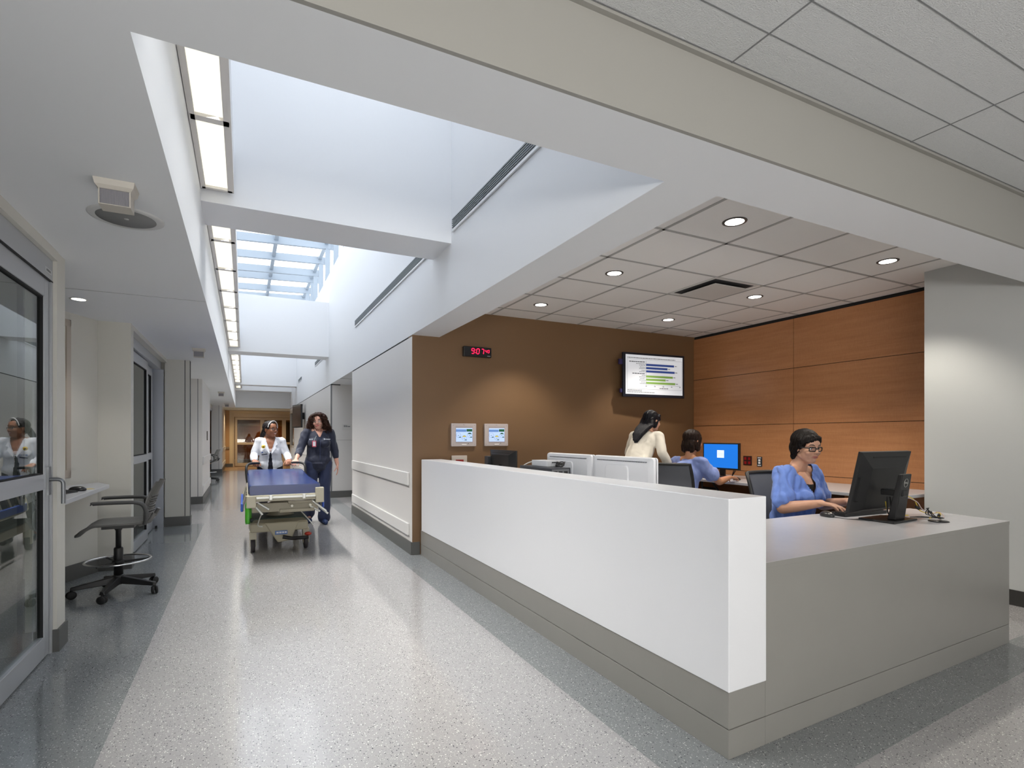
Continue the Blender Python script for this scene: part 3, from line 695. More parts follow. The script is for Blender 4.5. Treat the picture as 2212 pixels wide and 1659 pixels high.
MB().prism([(-.055, -.11), (.055, -.11), (.05, -.06), (-.05, -.06)], 0, .01).build('stand_root', black, t)
m = MB().add([(sx - .055, -.12, .012), (sx + .055, -.12, .012), (sx + .055, -.07, .012), (sx - .055, -.07, .012), (sx - .055, -.16, .30), (sx + .055, -.16, .30), (sx + .055, -.135, .30), (sx - .055, -.135, .30)],
             [(3, 2, 1, 0), (4, 5, 6, 7), (0, 1, 5, 4), (1, 2, 6, 5), (2, 3, 7, 6), (3, 0, 4, 7)])
m.box(sx - .03, sx + .03, -.15, -.02, .16, .20)
so = m.build('stand_column', mat('stand_black', (22, 22, 23), .35), t, bevel=.006)
tl = math.atan2(.04, .288)
ML = T(sx + .0, -.1535, .245) @ Matrix.Rotation(PI / 2 + tl, 4, 'X')
ring = MB().tube([(.021 * math.cos(a / 14 * PI), .026 * math.sin(a / 14 * PI), .0) for a in range(28)], .0012, 6, M=ML, closed=True)
ring.build('logo_ring', mat('logo_silver', (190, 190, 185), .3, .5), so)
text_mesh('DELL', .0155, 'logo_lettering', MATS['logo_silver'], so, ML @ T(0, 0, .0008), .0004)
MB().lathe([(.0, 0), (.019, 0), (.019, .002)], 20, 0, T(sx + .01, -.128, .085) @ Matrix.Rotation(PI / 2 + tl, 4, 'X')).build('cable_hole', dark, so)
MB().prism([(sx - .15, -.16), (sx + .16, -.14), (sx + .13, .06), (sx - .13, .06)], 0, .012).build('stand_base', black, t, bevel=.004)
# cables behind it
t = thing('cable_bundle', 'tangle of yellow, white and black cables on a round base beside the big black computer', 'cables', (3.95, 1.83, .768))
MB().lathe([(0, 0), (.055, 0), (.053, .005), (0, .008)], 28, 0, T(-.06, -.04, 0)).build('round_base', black, t)
yel = mat('cable_yellow', (214, 186, 60), .5); whc = mat('cable_white')
MB().tube(spline([(-.10, .16, .16), (-.02, .12, .12), (.01, .10, .05), (.07, .07, .03), (.10, .03, .035), (.04, .0, .02), (-.04, .02, .012)], 6), .003, 6).tube(spline([(-.30, .14, .12), (-.29, .13, .05), (-.22, .12, .03), (-.16, .08, .03)], 6), .003, 6).build('yellow_cable', yel, t)
MB().tube(spline([(-.11, .15, .15), (-.03, .10, .11), (.0, .08, .06), (.03, .04, .03), (.13, .05, .04), (.05, -.02, .02), (-.05, -.03, .008)], 6), .0028, 6).build('white_cable', mat('cable_mauve', (190, 170, 168), .5), t)
m = MB()
for k in range(4): m.tube(spline([(-.18 + .01 * k, -.03, .09), (-.12, -.06 + .02 * k, .03 + .005 * k), (-.05 + .01 * k, -.05, .02), (-.02, .0 + .02 * k, .015), (-.10, .10, .012)], 6), .0026, 6)
m.tube(spline([(-.30, .13, .15), (-.31, .12, .05), (-.27, .10, .02)], 5), .004, 6).tube(spline([(-.27, .13, .15), (-.26, .12, .05), (-.24, .10, .02)], 5), .004, 6)
m.tube([(-.012, .112, .075), (.004, .098, .058)], .009, 8).tube([(.055, .075, .035), (.075, .062, .035)], .009, 8).tube([(.03, .0, .025), (.055, .01, .028)], .009, 8)
m.build('black_cable', rubber, t)

# ---- keyboard and mouse builder
def keyboard(label, loc, rz, w_=.44, d_=.145):
    t = thing('keyboard', label, 'keyboard', loc, rz)
    MB().add([(-w_ / 2, -d_ / 2, 0), (w_ / 2, -d_ / 2, 0), (w_ / 2, d_ / 2, 0), (-w_ / 2, d_ / 2, 0), (-w_ / 2, -d_ / 2, .010), (w_ / 2, -d_ / 2, .010), (w_ / 2, d_ / 2, .022), (-w_ / 2, d_ / 2, .022)],
             [(3, 2, 1, 0), (4, 5, 6, 7), (0, 1, 5, 4), (1, 2, 6, 5), (2, 3, 7, 6), (3, 0, 4, 7)]).build('case', black, t, bevel=.002)
    m = MB()
    for r in range(6):
        y = -d_ / 2 + .018 + r * .0205; z = .011 + (y + d_ / 2) / d_ * .012
        for k in range(21):
            x = -w_ / 2 + .012 + k * .0198
            if r == 0 and 4 <= k <= 9: continue
            m.box(x, x + .0168, y - .0085, y + .0085, z, z + .006)
        if r == 0: m.box(-w_ / 2 + .012 + 4 * .0198, -w_ / 2 + .007 + 10 * .0198, y - .0085, y + .0085, z, z + .006)
    m.build('keycaps', mat('key_black', (38, 39, 41), .45), t)
    return t
keyboard('black keyboard under the hands of the woman at the grey desk', (3.77, 2.225, .768), math.radians(177))
t = thing('computer_mouse', 'black and silver computer mouse on the grey desk', 'mouse', (3.47, 2.235, .768), math.radians(-15))
o = MB().ball((0, 0, .010), (.031, .056, .026), 20, 12).build('shell', mat('mouse_dark', (44, 44, 44), .28), t)
for v in o.data.vertices: v.co.z = max(v.co.z, 0)
o2 = MB().ball((0, 0, .0145), (.014, .05, .0235), 16, 10).build('top_stripe', mat('mouse_taupe', (120, 112, 100), .3, .4), t)
for v in o2.data.vertices: v.co.z = max(v.co.z, .002)
m = MB().tube(spline([(0, -.055, .006), (.03, -.12, .003), (.09, -.16, .003), (.20, -.13, .003), (.33, -.22, .003), (.36, -.16, .003)], 6), .0018, 6)
m.build('cord', rubber, t)
# blue-screened monitor on the wall worktop
t = thing('computer_monitor', 'black monitor with bright blue screen and white login box, on the wall worktop', 'monitor', (5.35, 4.82, .79))
MB().box(0, .03, -.285, .285, .10, .43).build('housing', black, t, bevel=.003)
MB().box(-.002, .0, -.265, .265, .12, .415).build('screen', mat('screen_blue', (10, 60, 140), .3, emit=(28, 118, 214), estr=1.0), t)
lg = MB().box(-.003, -.002, -.06, .05, .245, .34).build('login_box', mat('login_white', (200, 210, 225), .3, emit=(205, 220, 245), estr=.9), t)
m = MB(); 
for z, x0, x1 in ((.325, -.005, .04), (.30, -.045, .04), (.285, -.045, .04), (.268, -.045, .0)):
    m.box(-.0034, -.003, x0, x1, z - .001, z + .001)
m.build('login_text', mat('login_grey', (150, 160, 185), .4, emit=(150, 165, 195), estr=.6), lg)
MB().box(.03, .05, -.04, .04, .02, .3).box(-.06, .12, -.12, .12, 0, .015).build('stand', black, t)
m = MB()
for k in range(3): m.tube(spline([(.05, -.10 + .03 * k, .25), (.09, -.16 + .02 * k, .12), (.05, -.14, .02), (.0, -.2 - .02 * k, .006)], 5), .004, 6)
m.build('cable', rubber, t)
keyboard('black keyboard on the wall worktop in front of the blue screen', (5.13, 4.78, .79), -PI / 2, .42, .13)
t = thing('computer_mouse', 'small dark mouse under the hand of the woman at the blue screen', 'mouse', (5.16, 4.40, .79), -PI / 2)
MB().ball((0, 0, .008), (.028, .05, .022), 14, 8).build('shell', MATS['mouse_dark'], t)
# wall devices: outlets on the wood wall
t = thing('outlet_plate', 'dark square outlet plate with red sockets on the wood wall', 'outlet', (XW, 4.80, .99))
MB().box(-.006, -.0005, -.065, .065, -.06, .06).build('plate', mat('plate_brown', (52, 26, 22), .4), t, bevel=.002)
for y in (-.03, .03):
    for z in (-.027, .027): MB().box(-.010, -.006, y - .016, y + .016, z - .017, z + .017).build('red_socket', mat('red_socket', (150, 20, 24), .4), t)
t = thing('outlet_plate', 'narrow grey and white data outlet right of the red outlet', 'outlet', (XW, 4.62, .985))
MB().box(-.006, -.0005, -.037, .037, -.062, .062).build('plate', mat('plate_steel', (60, 66, 72), .35, .5), t, bevel=.002)
m = MB().box(-.009, -.006, -.024, .024, .042, .053).box(-.009, -.006, -.024, .024, -.053, -.042).box(-.009, -.006, -.015, .015, .005, .03).box(-.009, -.006, -.015, .015, -.028, -.003)
m.build('white_port', whitep, t)

# ---- on the brown wall: clock, display, touch panels, red device
t = thing('digital_clock', 'black digital wall clock with red digits reading 9:07 40', 'clock', (2.411, YB, 2.277))
MB().box(-.175, .175, -.055, -.0005, -.058, .058).build('case', mat('clock_black', (26, 27, 30), .3), t, bevel=.010)
led = mat('led_red', (255, 30, 80), .4, emit=(255, 24, 84), estr=1.6)
SEG = {'9': 'abcdfg', '0': 'abcdef', '7': 'abc', '4': 'bcfg'}
def digit(m, ch, x, z, w_, h_, th):
    sl = .12
    def bar(x0, z0, x1, z1):
        if z0 == z1: q = [(x0, z0 - th / 2), (x1, z0 - th / 2), (x1, z0 + th / 2), (x0, z0 + th / 2)]
        else: q = [(x0 - th / 2, z0), (x0 + th / 2, z0), (x0 + th / 2, z1), (x0 - th / 2, z1)]
        q = [(x + a + b_ * sl, z + b_) for a, b_ in q]
        m.add([(a, -.0575, b_) for a, b_ in q] + [(a, -.0555, b_) for a, b_ in q], [(0, 1, 2, 3), (7, 6, 5, 4), (0, 4, 5, 1), (1, 5, 6, 2), (2, 6, 7, 3), (3, 7, 4, 0)])
    hw, hh = w_ / 2, h_ / 2; g = th * .55
    D = {'a': (-hw + g, hh, hw - g, hh), 'd': (-hw + g, -hh, hw - g, -hh), 'g': (-hw + g, 0, hw - g, 0), 'b': (hw, g * .5, hw, hh - g * .5), 'c': (hw, -hh + g * .5, hw, -g * .5), 'f': (-hw, g * .5, -hw, hh - g * .5), 'e': (-hw, -hh + g * .5, -hw, -g * .5)}
    for s_ in SEG[ch]: bar(*D[s_])
MB().box(-.032, -.025, -.0575, -.0555, .016, .023).build('colon_dot', led, t); MB().box(-.036, -.029, -.0575, -.0555, -.014, -.007).build('colon_dot', led, t)
for ch, x, z, a_, b_, c_ in (('9', -.062, .006, .032, .058, .0085), ('0', 0, .006, .032, .058, .0085), ('7', .056, .006, .032, .058, .0085), ('4', .101, .012, .019, .032, .0055), ('0', .134, .012, .019, .032, .0055)):
    m = MB(); digit(m, ch, x, z, a_, b_, c_); m.build('digit', led, t)
m = MB(); dashes(m, .118, .155, -.042, .007, T(0, -.0575, 0), word=(.006, .014), gap=.002); m.build('maker_mark', mat('mark_pale', (170, 180, 178), .4), t)

t = thing('wall_display', 'wall-mounted screen showing a chart of blue and green bars', 'screen', (4.93, 5.565, 2.12), math.radians(-4))
MB().box(-.50, .50, -.02, .02, -.295, .29).build('bezel', mat('bezel_navy', (22, 26, 38), .35), t, bevel=.006)
MB().box(-.465, .465, -.0215, -.0205, -.258, .262).build('screen', mat('screen_paper', (190, 192, 196), .5, emit=(208, 210, 214), estr=.62), t)
MB().box(-.15, .15, .02, .15, -.12, .12).build('bracket', black, t)
MB().box(-.545, -.50, .0, .03, .13, .20).build('side_clip', mat('clip_navy', (50, 44, 90), .4), t); MB().box(-.53, -.50, .0, .03, -.24, -.19).build('side_clip', mat('clip_navy'), t)
bl = MB(); gr = MB(); x0 = -.14
for z, L in ((.137, .46), (.093, .35), (.050, .47)): bl.box(x0, x0 + L, -.0225, -.0215, z - .014, z + .014)
for z, L in ((-.018, .44), (-.060, .32), (-.104, .48)): gr.box(x0, x0 + L, -.0225, -.0215, z - .014, z + .014)
bl.build('blue_bar', mat('chart_blue', (46, 68, 130), .5, emit=(44, 66, 128), estr=.5), t); gr.build('green_bar', mat('chart_green', (120, 155, 74), .5, emit=(118, 152, 74), estr=.5), t)
ln = MB().box(x0 - .002, x0, -.0225, -.0215, -.132, .19).box(x0, .43, -.0225, -.0215, -.132, -.130)
for k in range(5): ln.box(x0 + .14 * k, x0 + .14 * k + .002, -.0225, -.0215, -.138, -.126)
for a in ((-.44, .45, .205, .207), (-.44, .45, -.19, -.188), (-.44, -.438, -.19, .207), (.448, .45, -.19, .207)): ln.box(a[0], a[1], -.0222, -.0215, a[2], a[3])
ln.build('chart_line', mat('chart_grey', (130, 132, 136), .5), t)
tx = MB(); MT = T(0, -.0222, 0)
dashes(tx, -.44, .34, .222, .008, MT, word=(.014, .05)); dashes(tx, -.41, -.15, .172, .011, MT, word=(.02, .05))
dashes(tx, -.36, -.15, .016, .011, MT, word=(.02, .05))
for z, a in ((.147, -.30), (.128, -.25), (.103, -.24), (.084, -.25), (.060, -.215), (.041, -.25), (-.008, -.21), (-.028, -.25), (-.050, -.24), (-.070, -.25), (-.094, -.22), (-.114, -.24)): dashes(tx, a, -.15, z, .006, MT, word=(.01, .03))
for z, b_ in ((-.203, -.21), (-.218, -.21), (-.232, -.0)): dashes(tx, -.44, b_, z, .006, MT, word=(.012, .04))
for z, x in ((.137, .33), (.093, .22), (.05, .34), (-.018, .31), (-.06, .19), (-.104, .35)): dashes(tx, x, x + .035, z, .009, MT, word=(.008, .014), gap=.003)
for k in range(5): dashes(tx, x0 + .14 * k - .01, x0 + .14 * k + .012, -.148, .009, MT, word=(.008, .01), gap=.003)
dashes(tx, .08, .22, -.172, .009, MT, word=(.015, .04))
tx.build('chart_text', mat('chart_ink', (88, 90, 96), .5), t)

def touch_panel(x, w_, label):
    t = thing('touch_panel', label, 'screen panel', (x, YB, 1.32))
    MB().prism(rrect(w_, .262, .008), 0, .028, 0, Matrix.Rotation(PI / 2, 4, 'X')).build('housing', mat('panel_grey', (186, 176, 174), .4), t, bevel=.004)
    MB().box(-w_ / 2 + .05, w_ / 2 - .045, -.0295, -.028, -.095, .10).build('inner_bezel', mat('panel_inner', (172, 163, 163), .4), t)
    sc = MB().box(-w_ / 2 + .055, w_ / 2 - .05, -.0305, -.0295, -.078, .078).build('screen', mat('panel_screen', (165, 185, 215), .3, emit=(165, 188, 222), estr=.75), t)
    a0, a1 = -w_ / 2 + .055, w_ / 2 - .05; W = a1 - a0
    MB().box(a0, a0 + W * .62, -.0312, -.0305, .035, .063).build('blue_header', mat('panel_blue', (90, 125, 180), .3, emit=(92, 128, 184), estr=.6), sc)
    g = MB().box(a0 + W * .64, a1 - .003, -.0314, -.0305, .038, .067); 
    m = MB(); yv = MB()
    for cx, cz, k in ((a0 + W * .15, -.003, 0), (a0 + W * .5, -.035, 1), (a0 + W * .83, -.003, 2)):
        m.tube([(cx + .028 * math.cos(q / 12 * PI), -.0308, cz + .028 * math.sin(q / 12 * PI)) for q in range(24)], .0009, 4, closed=True)
        m.box(cx - .010, cx + .010, -.0312, -.0306, cz - .006, cz - .002)
        g.box(cx + .004, cx + .030, -.0316, -.0306, cz - .028, cz - .019)
        if k: 
            seg = [(cx + .027 * math.cos(q), cz + .027 * math.sin(q)) for q in [PI * (.15 + .7 * i / 8) for i in range(9)]]
            (yv if k == 1 else g).add([(a, -.0311, b_) for a, b_ in seg], [tuple(range(8, -1, -1))])
    m.build('gauge_ring', mat('gauge_navy', (70, 90, 130), .4), sc); g.build('green_tab', mat('tab_green', (24, 82, 50), .4, emit=(24, 84, 52), estr=.4), sc)
    yv.build('yellow_cap', mat('cap_yellow', (190, 175, 40), .4, emit=(190, 176, 40), estr=.4), sc)
    MB().box(-.03, .03, -.036, -.0285, -.118, -.104).build('button', mat('panel_white', (232, 226, 222), .4), t, bevel=.003)
    s_ = MB().ball((.055, -.029, -.098), .005, 8, 6)
    for sx_ in (-1, 1):
        for sz in (-1, 1): s_.ball((sx_ * (w_ / 2 - .022), -.0282, sz * .108), .003, 8, 6)
    s_.build('screw', alud, t)
    m = MB(); m.tube(spline([(-.012, -.0288, .112), (-.003, -.0288, .120), (.002, -.0288, .113), (.014, -.0288, .113)], 4), .0013, 4); m.build('mark', alud, t)
touch_panel(2.25, .305, 'left wall touch panel with gauges on a pale blue screen')
touch_panel(2.66, .305, 'right wall touch panel with gauges, above the black monitor')
t = thing('alarm_panel', 'pale wall plate with a red label, half hidden behind the white counter', 'wall panel', (2.20, YB, 1.0))
MB().box(-.093, .093, -.02, -.0005, -.09, .085).build('plate', mat('plate_ivory', (206, 196, 186), .4), t, bevel=.005)
MB().box(-.048, .048, -.0215, -.02, -.03, .038).build('red_label', mat('label_red', (150, 36, 30), .4), t)
t = thing('wall_sign', 'small pale room sign beside the recess, two lines of dark lettering', 'sign', (2.03, 11.88, 1.505))
MB().box(-.14, .13, -.008, -.0005, -.065, .06).build('plate', mat('sign_plate', (206, 204, 200), .4), t, bevel=.002)
m = MB(); dashes(m, -.11, -.04, .035, .012, T(0, -.0088, 0), word=(.018, .03)); dashes(m, -.11, .03, .014, .016, T(0, -.0088, 0), word=(.03, .05)); m.build('lettering', mat('chart_ink'), t)

# ---- alcove counter on the left
t = thing('alcove_worktop', 'pale grey alcove worktop in front of the drafting stool, left side', 'worktop', (-1.105, 5.0, .86))
pts = [(-1.105, 4.30), (-1.105, 6.05), (-1.255, 6.377)] + [AW(LA - .02, -.002), AW(.02, -.002)] + [(-1.95, 4.30)]
MB().prism([(x + 1.105, y - 5.0) for x, y in pts], -.035, 0).build('worktop', mat('laminate_pale', (196, 198, 202), .3), t, bevel=.006)
keyboard('black keyboard on the pale alcove worktop, under the phone', (-1.30, 5.13, .86), PI / 2 - .25, .44, .15)
t = thing('desk_phone', 'black desk phone with its handset on the alcove worktop', 'phone', (-1.42, 5.50, .86), math.radians(95))
MB().add([(-.09, -.1, 0), (.09, -.1, 0), (.09, .1, 0), (-.09, .1, 0), (-.09, -.1, .02), (.09, -.1, .02), (.09, .1, .09), (-.09, .1, .09)], [(3, 2, 1, 0), (4, 5, 6, 7), (0, 1, 5, 4), (1, 2, 6, 5), (2, 3, 7, 6), (3, 0, 4, 7)]).build('base', black, t, bevel=.004)
m = MB()
for i in range(3):
    for j in range(4): m.box(-.01 + i * .025, .008 + i * .025, -.08 + j * .03, -.06 + j * .03, .028 + j * .0105, .036 + j * .0105)
m.build('button', mat('phone_keys', (170, 172, 175), .5), t)
t2 = thing('computer_mouse', 'black mouse beside the keyboard on the alcove worktop', 'mouse', (-1.20, 5.43, .86), math.radians(80))
o = MB().ball((0, 0, .012), (.033, .062, .028), 18, 10).build('shell', MATS['mouse_dark'], t2)
for v in o.data.vertices: v.co.z = max(v.co.z, 0)
t = thing('note_pad', 'yellow paper note on the alcove worktop beside the mouse', 'paper', (-1.19, 5.58, .86), .5)
MB().box(-.06, .06, -.045, .045, 0.0005, .003).build('paper', mat('paper_yellow', (226, 208, 150), .6), t)

# ---- drafting stool
def stool(label, loc, rz):
    t = thing('drafting_stool', label, 'stool', loc, rz, None)   # faces local +Y
    blk = mat('stool_black', (30, 30, 31), .45)
    m = MB()
    for k in range(5):
        a = 2 * PI * k / 5 + .42; c, s_ = math.cos(a), math.sin(a); n = (-s_, c)
        P0 = Vector((c * .03, s_ * .03, .125)); P1 = Vector((c * .31, s_ * .31, .088))
        vs = []
        for P_, hw, hh in ((P0, .032, .033), (P1, .021, .015)):
            for a_, b_ in ((-hw, -hh), (hw, -hh), (hw * .7, hh), (-hw * .7, hh)): vs.append((P_.x + n[0] * a_, P_.y + n[1] * a_, P_.z + b_))
        m.add(vs, [(3, 2, 1, 0), (4, 5, 6, 7), (0, 1, 5, 4), (1, 2, 6, 5), (2, 3, 7, 6), (3, 0, 4, 7)])
    m.lathe([(0, .085), (.045, .085), (.045, .16), (.034, .17), (0, .17)], 20)
    m.build('star_base', blk, t, bevel=.006)
    for k in range(5):
        a = 2 * PI * k / 5 + .42; x, y = math.cos(a) * .305, math.sin(a) * .305
        q = a + .9 + k; cm = MB()
        ax_ = Matrix.Translation((x, y, .035)) @ RZ(q) @ Matrix.Rotation(PI / 2, 4, 'Y')
        for s_ in (-.021, .006): cm.lathe([(0, s_), (.030, s_), (.034, s_ + .004), (.034, s_ + .012), (.030, s_ + .016), (0, s_ + .016)], 18, 0, ax_)
        cm.tube([(x, y, .03), (x, y, .075)], .008, 8)
        cm.build('caster', rubber, t)
    MB().lathe([(0, .17), (.033, .17), (.033, .40), (.028, .41), (0, .41)], 20).build('outer_column', blk, t)
    MB().lathe([(0, .41), (.020, .41), (.020, .56), (.034, .585), (.034, .60), (0, .60)], 20).build('gas_lift', blk, t)
    MB().tube([(.225 * math.cos(a / 20 * PI), .225 * math.sin(a / 20 * PI), .295) for a in range(40)], .009, 10, closed=True).build('foot_ring', chrome, t)
    m = MB()
    for k in range(3):
        a = 2 * PI * k / 3 + .5; m.tube([(.03 * math.cos(a), .03 * math.sin(a), .28), (.222 * math.cos(a), .222 * math.sin(a), .288)], .010, 8)
    m.lathe([(.034, .265), (.045, .265), (.045, .30), (.034, .30)], 18)
    m.build('ring_spoke', blk, t)
    # seat shell: waterfall front
    gp = mat('stool_grey', (92, 91, 89), .42)
    nx, ny = 11, 13; vs = []
    for lay in (0, 1):
        for j in range(ny):
            v = j / (ny - 1); y = -.20 + .45 * v
            for i in range(nx):
                u = i / (nx - 1) * 2 - 1; hw = .225 * (1 - .10 * abs(v - .45) ** 1.5 * 2)
                z = .635 + .012 * u * u - (.075 * max(0, (v - .72) / .28) ** 2) + .012 * max(0, (.2 - v) / .2) ** 2
                vs.append((u * hw, y, z - lay * (.018 + .012 * (1 - abs(u)))))
    fs = []; N = nx * ny
    for j in range(ny - 1):
        for i in range(nx - 1):
            a = j * nx + i; fs.append((a, a + 1, a + nx + 1, a + nx)); fs.append((N + a + nx, N + a + nx + 1, N + a + 1, N + a))
    for i in range(nx - 1): fs.append((i + 1, i, N + i, N + i + 1)); a = (ny - 1) * nx + i; fs.append((a, a + 1, N + a + 1, N + a))
    for j in range(ny - 1): a = j * nx; fs.append((a, a + nx, N + a + nx, N + a)); a = j * nx + nx - 1; fs.append((a + nx, a, N + a, N + a + nx))
    MB().add(vs, fs, 0, None, True).build('seat', gp, t)
    MB().box(-.10, .10, -.12, .10, .59, .615).tube([(.08, -.02, .60), (.17, -.06, .60)], .007, 8).build('mechanism', blk, t)
    # backrest: curved shell with slots
    m = MB(); NZ = 16; NX = 9; rows = []
    def bp(u, v): # u -1..1, v 0..1
        hw = .185 + .02 * math.sin(v * PI) - .012 * v
        z = .655 + .345 * v; y = -.235 - .085 * v + .055 * math.sin(v * PI) * .5 + .045 * u * u
        return Vector((u * hw, y, z))
    slots = []
    vs = []; fs = []
    for lay in (0, 1):
        for j in range(NZ + 1):
            for i in range(NX + 1): p = bp(i / NX * 2 - 1, j / NZ); vs.append((p.x, p.y - lay * .010, p.z))
    W_ = NX + 1; NN = W_ * (NZ + 1)
    for j in range(NZ):
        for i in range(NX):
            if j in (3, 5, 7, 9) and 1 <= i <= NX - 2: 
                a = j * W_ + i; fs.append((a, a + 1, NN + a + 1, NN + a)); fs.append((a + W_ + 1, a + W_, NN + a + W_, NN + a + W_ + 1)); continue
            a = j * W_ + i; fs.append((a, a + W_, a + W_ + 1, a + 1)); fs.append((NN + a, NN + a + 1, NN + a + W_ + 1, NN + a + W_))
    for i in range(NX): fs.append((i, i + 1, NN + i + 1, NN + i)); a = NZ * W_ + i; fs.append((a + 1, a, NN + a, NN + a + 1))
    for j in range(NZ): a = j * W_; fs.append((a + W_, a, NN + a, NN + a + W_)); a = j * W_ + NX; fs.append((a, a + W_, NN + a + W_, NN + a))
    m.add(vs, fs, 0, None, False)
    for j in (3, 4, 5, 6, 7, 8, 9, 10, 0):
        m.tube([bp(u / 6, j / NZ) + Vector((0, -.013, 0)) for u in range(-5, 6)], .005 if j else .007, 6)
    m.build('backrest', gp, t)
    for s_ in (-1, 1):
        MB().tube(spline([(s_ * .20, -.20, .63), (s_ * .222, -.215, .70), (s_ * .228, -.20, .79), (s_ * .23, -.15, .825), (s_ * .23, -.05, .832), (s_ * .23, .12, .832), (s_ * .23, .135, .825)], 5), .0165, 10, flat=1.0).build('armrest', mat('arm_grey', (70, 70, 70), .5), t)
        MB().tube([(s_ * .19, -.16, .625), (s_ * .2, -.235, .655), (s_ * .185, -.265, .72)], .016, 8).build('back_support', gp, t)
    t.scale = (1, 1, .93)
    return t
st = stool('grey drafting stool with chrome foot ring, facing the alcove worktop on the left', (-.93, 5.43, 0), math.radians(92))
dup(st, (-.93, 17.7, 0), math.radians(80), 'distant grey drafting stool at the far end of the corridor, left side')
# ---- mesh task chairs
def task_chair(label, loc, rz, seat=.46, top=1.0):
    t = thing('task_chair', label, 'chair', loc, rz, None)
    blk = mat('stool_black')
    m = MB()
    for k in range(5):
        a = 2 * PI * k / 5 + .3; m.cone((0, 0, .09), .028, (math.cos(a) * .31, math.sin(a) * .31, .075), .018, 8)
    m.build('star_base', blk, t)
    for k in range(5):
        a = 2 * PI * k / 5 + .3; MB().lathe([(0, -.018), (.027, -.018), (.027, .018), (0, .018)], 14, 0, T(math.cos(a) * .3, math.sin(a) * .3, .0275) @ RZ(a + 1) @ Matrix.Rotation(PI / 2, 4, 'Y')).build('caster', rubber, t)
    MB().tube([(0, 0, .09), (0, 0, seat - .06)], .025, 12).build('gas_lift', blk, t)
    MB().prism(rrect(.48, .46, .09), seat - .06, seat).build('seat', mat('seat_black', (36, 37, 40), .8), t, bevel=.02)
    H0 = seat + .12; cols = 10; rw = 10; vs = []; fs = []
    def bp(u, v):
        hw = .215 + .015 * math.sin(v * PI) - .0 * v
        return Vector((u * hw, -.235 - .09 * v + .03 * math.sin(v * PI) + .05 * u * u, H0 + (top - H0) * v))
    for j in range(rw + 1):
        for i in range(cols + 1): vs.append(bp(i / cols * 2 - 1, j / rw))
    for j in range(rw):
        for i in range(cols): a = j * (cols + 1) + i; fs.append((a, a + 1, a + cols + 2, a + cols + 1))
    MB().add([(p.x, p.y, p.z) for p in vs] + [(p.x, p.y - .004, p.z) for p in vs], fs + [tuple(reversed([len(vs) + q for q in f])) for f in fs], 0, None, True).build('mesh_back', mesh_m, t)
    fr = [bp(u / 5, 0) for u in range(-5, 6)] + [bp(1, v / 6) for v in range(1, 6)] + [bp(u / 5, 1) for u in range(5, -6, -1)] + [bp(-1, v / 6) for v in range(5, 0, -1)]
    MB().tube(fr, .015, 10, closed=True).build('back_frame', blk, t)
    MB().tube([(0, -.10, seat - .05), (0, -.26, seat - .02), (0, -.262, H0 + .05)], .022, 8).build('back_bar', blk, t)
    for s_ in (-1, 1):
        MB().tube(spline([(s_ * .22, -.02, seat - .03), (s_ * .27, -.02, seat), (s_ * .275, -.02, seat + .16)], 4), .013, 8).build('arm_post', blk, t)
        MB().box(s_ * .275 - .035, s_ * .275 + .035, -.14, .10, seat + .16, seat + .185).build('arm_pad', blk, t, bevel=.008)
    return t
task_chair('dark mesh task chair behind the white monitors, gripped by the standing woman', (3.98, 4.16, 0), math.radians(-60), .46, 1.03)
task_chair('dark mesh task chair behind the woman at the grey desk', (3.80, 2.69, 0), math.radians(180), .46, 1.01)
# ================================================================== PEOPLE
def V(*a): return Vector(a)
def remesh(mb, name, m, parent=None, vox=.007, smooth=4, nz=0, nf=9, seed=0, disp=None):
    me = bpy.data.meshes.new('tmp'); me.from_pydata(mb.v, [], mb.f)
    o = bpy.data.objects.new('tmp', me); C.objects.link(o)
    r = o.modifiers.new('r', 'REMESH'); r.mode = 'VOXEL'; r.voxel_size = vox
    s_ = o.modifiers.new('s', 'SMOOTH'); s_.factor = .5; s_.iterations = smooth
    dg = bpy.context.evaluated_depsgraph_get()
    out = bpy.data.meshes.new_from_object(o.evaluated_get(dg)); bpy.data.objects.remove(o); bpy.data.meshes.remove(me)
    if nz or disp:
        off = Vector((seed * 3.1, seed * 1.7, seed))
        co = [v.co.copy() for v in out.vertices]; no = [v.normal.copy() for v in out.vertices]
        for v, c, n in zip(out.vertices, co, no):
            d = 0
            if nz:
                q = Vector((c.x * nf, c.y * nf, c.z * nf * .6)) + off
                d += nz * (noise.noise(q + Vector((noise.noise(q * .5) * 2, 0, 0))) + .5 * noise.noise(q * 2.1))
                d -= nz * .8 * max(0, .25 - abs(noise.noise(q * .8 + Vector((5, 5, 5))))) * 2
            if disp: d += disp(c)
            v.co = c + n * d
    out.name = name; out.materials.clear(); out.materials.append(m)
    for p in out.polygons: p.use_smooth = True
    r = bpy.data.objects.new(name, out); C.objects.link(r); r.parent = parent
    return r
def split(o, pred, name, m, parent, off=0.0):
    """take the faces whose centre satisfies pred out of o into a mesh of their own"""
    me = o.data; sel = [p for p in me.polygons if pred(p.center)]
    keep = [p for p in me.polygons if not pred(p.center)]
    def mk(ps, nm, mt, of):
        mp = {}; vs = []; fs = []
        for p in ps:
            f = []
            for i in p.vertices:
                if i not in mp: mp[i] = len(vs); v = me.vertices[i]; vs.append(tuple(v.co + v.normal * of))
                f.append(mp[i])
            fs.append(f)
        q = bpy.data.meshes.new(nm); q.from_pydata(vs, [], fs); q.materials.append(mt)
        for p in q.polygons: p.use_smooth = True
        return q
    a = mk(sel, name, m, off); b = mk(keep, o.name, me.materials[0], 0)
    o.data = b
    r = bpy.data.objects.new(name, a); C.objects.link(r); r.parent = parent
    return r
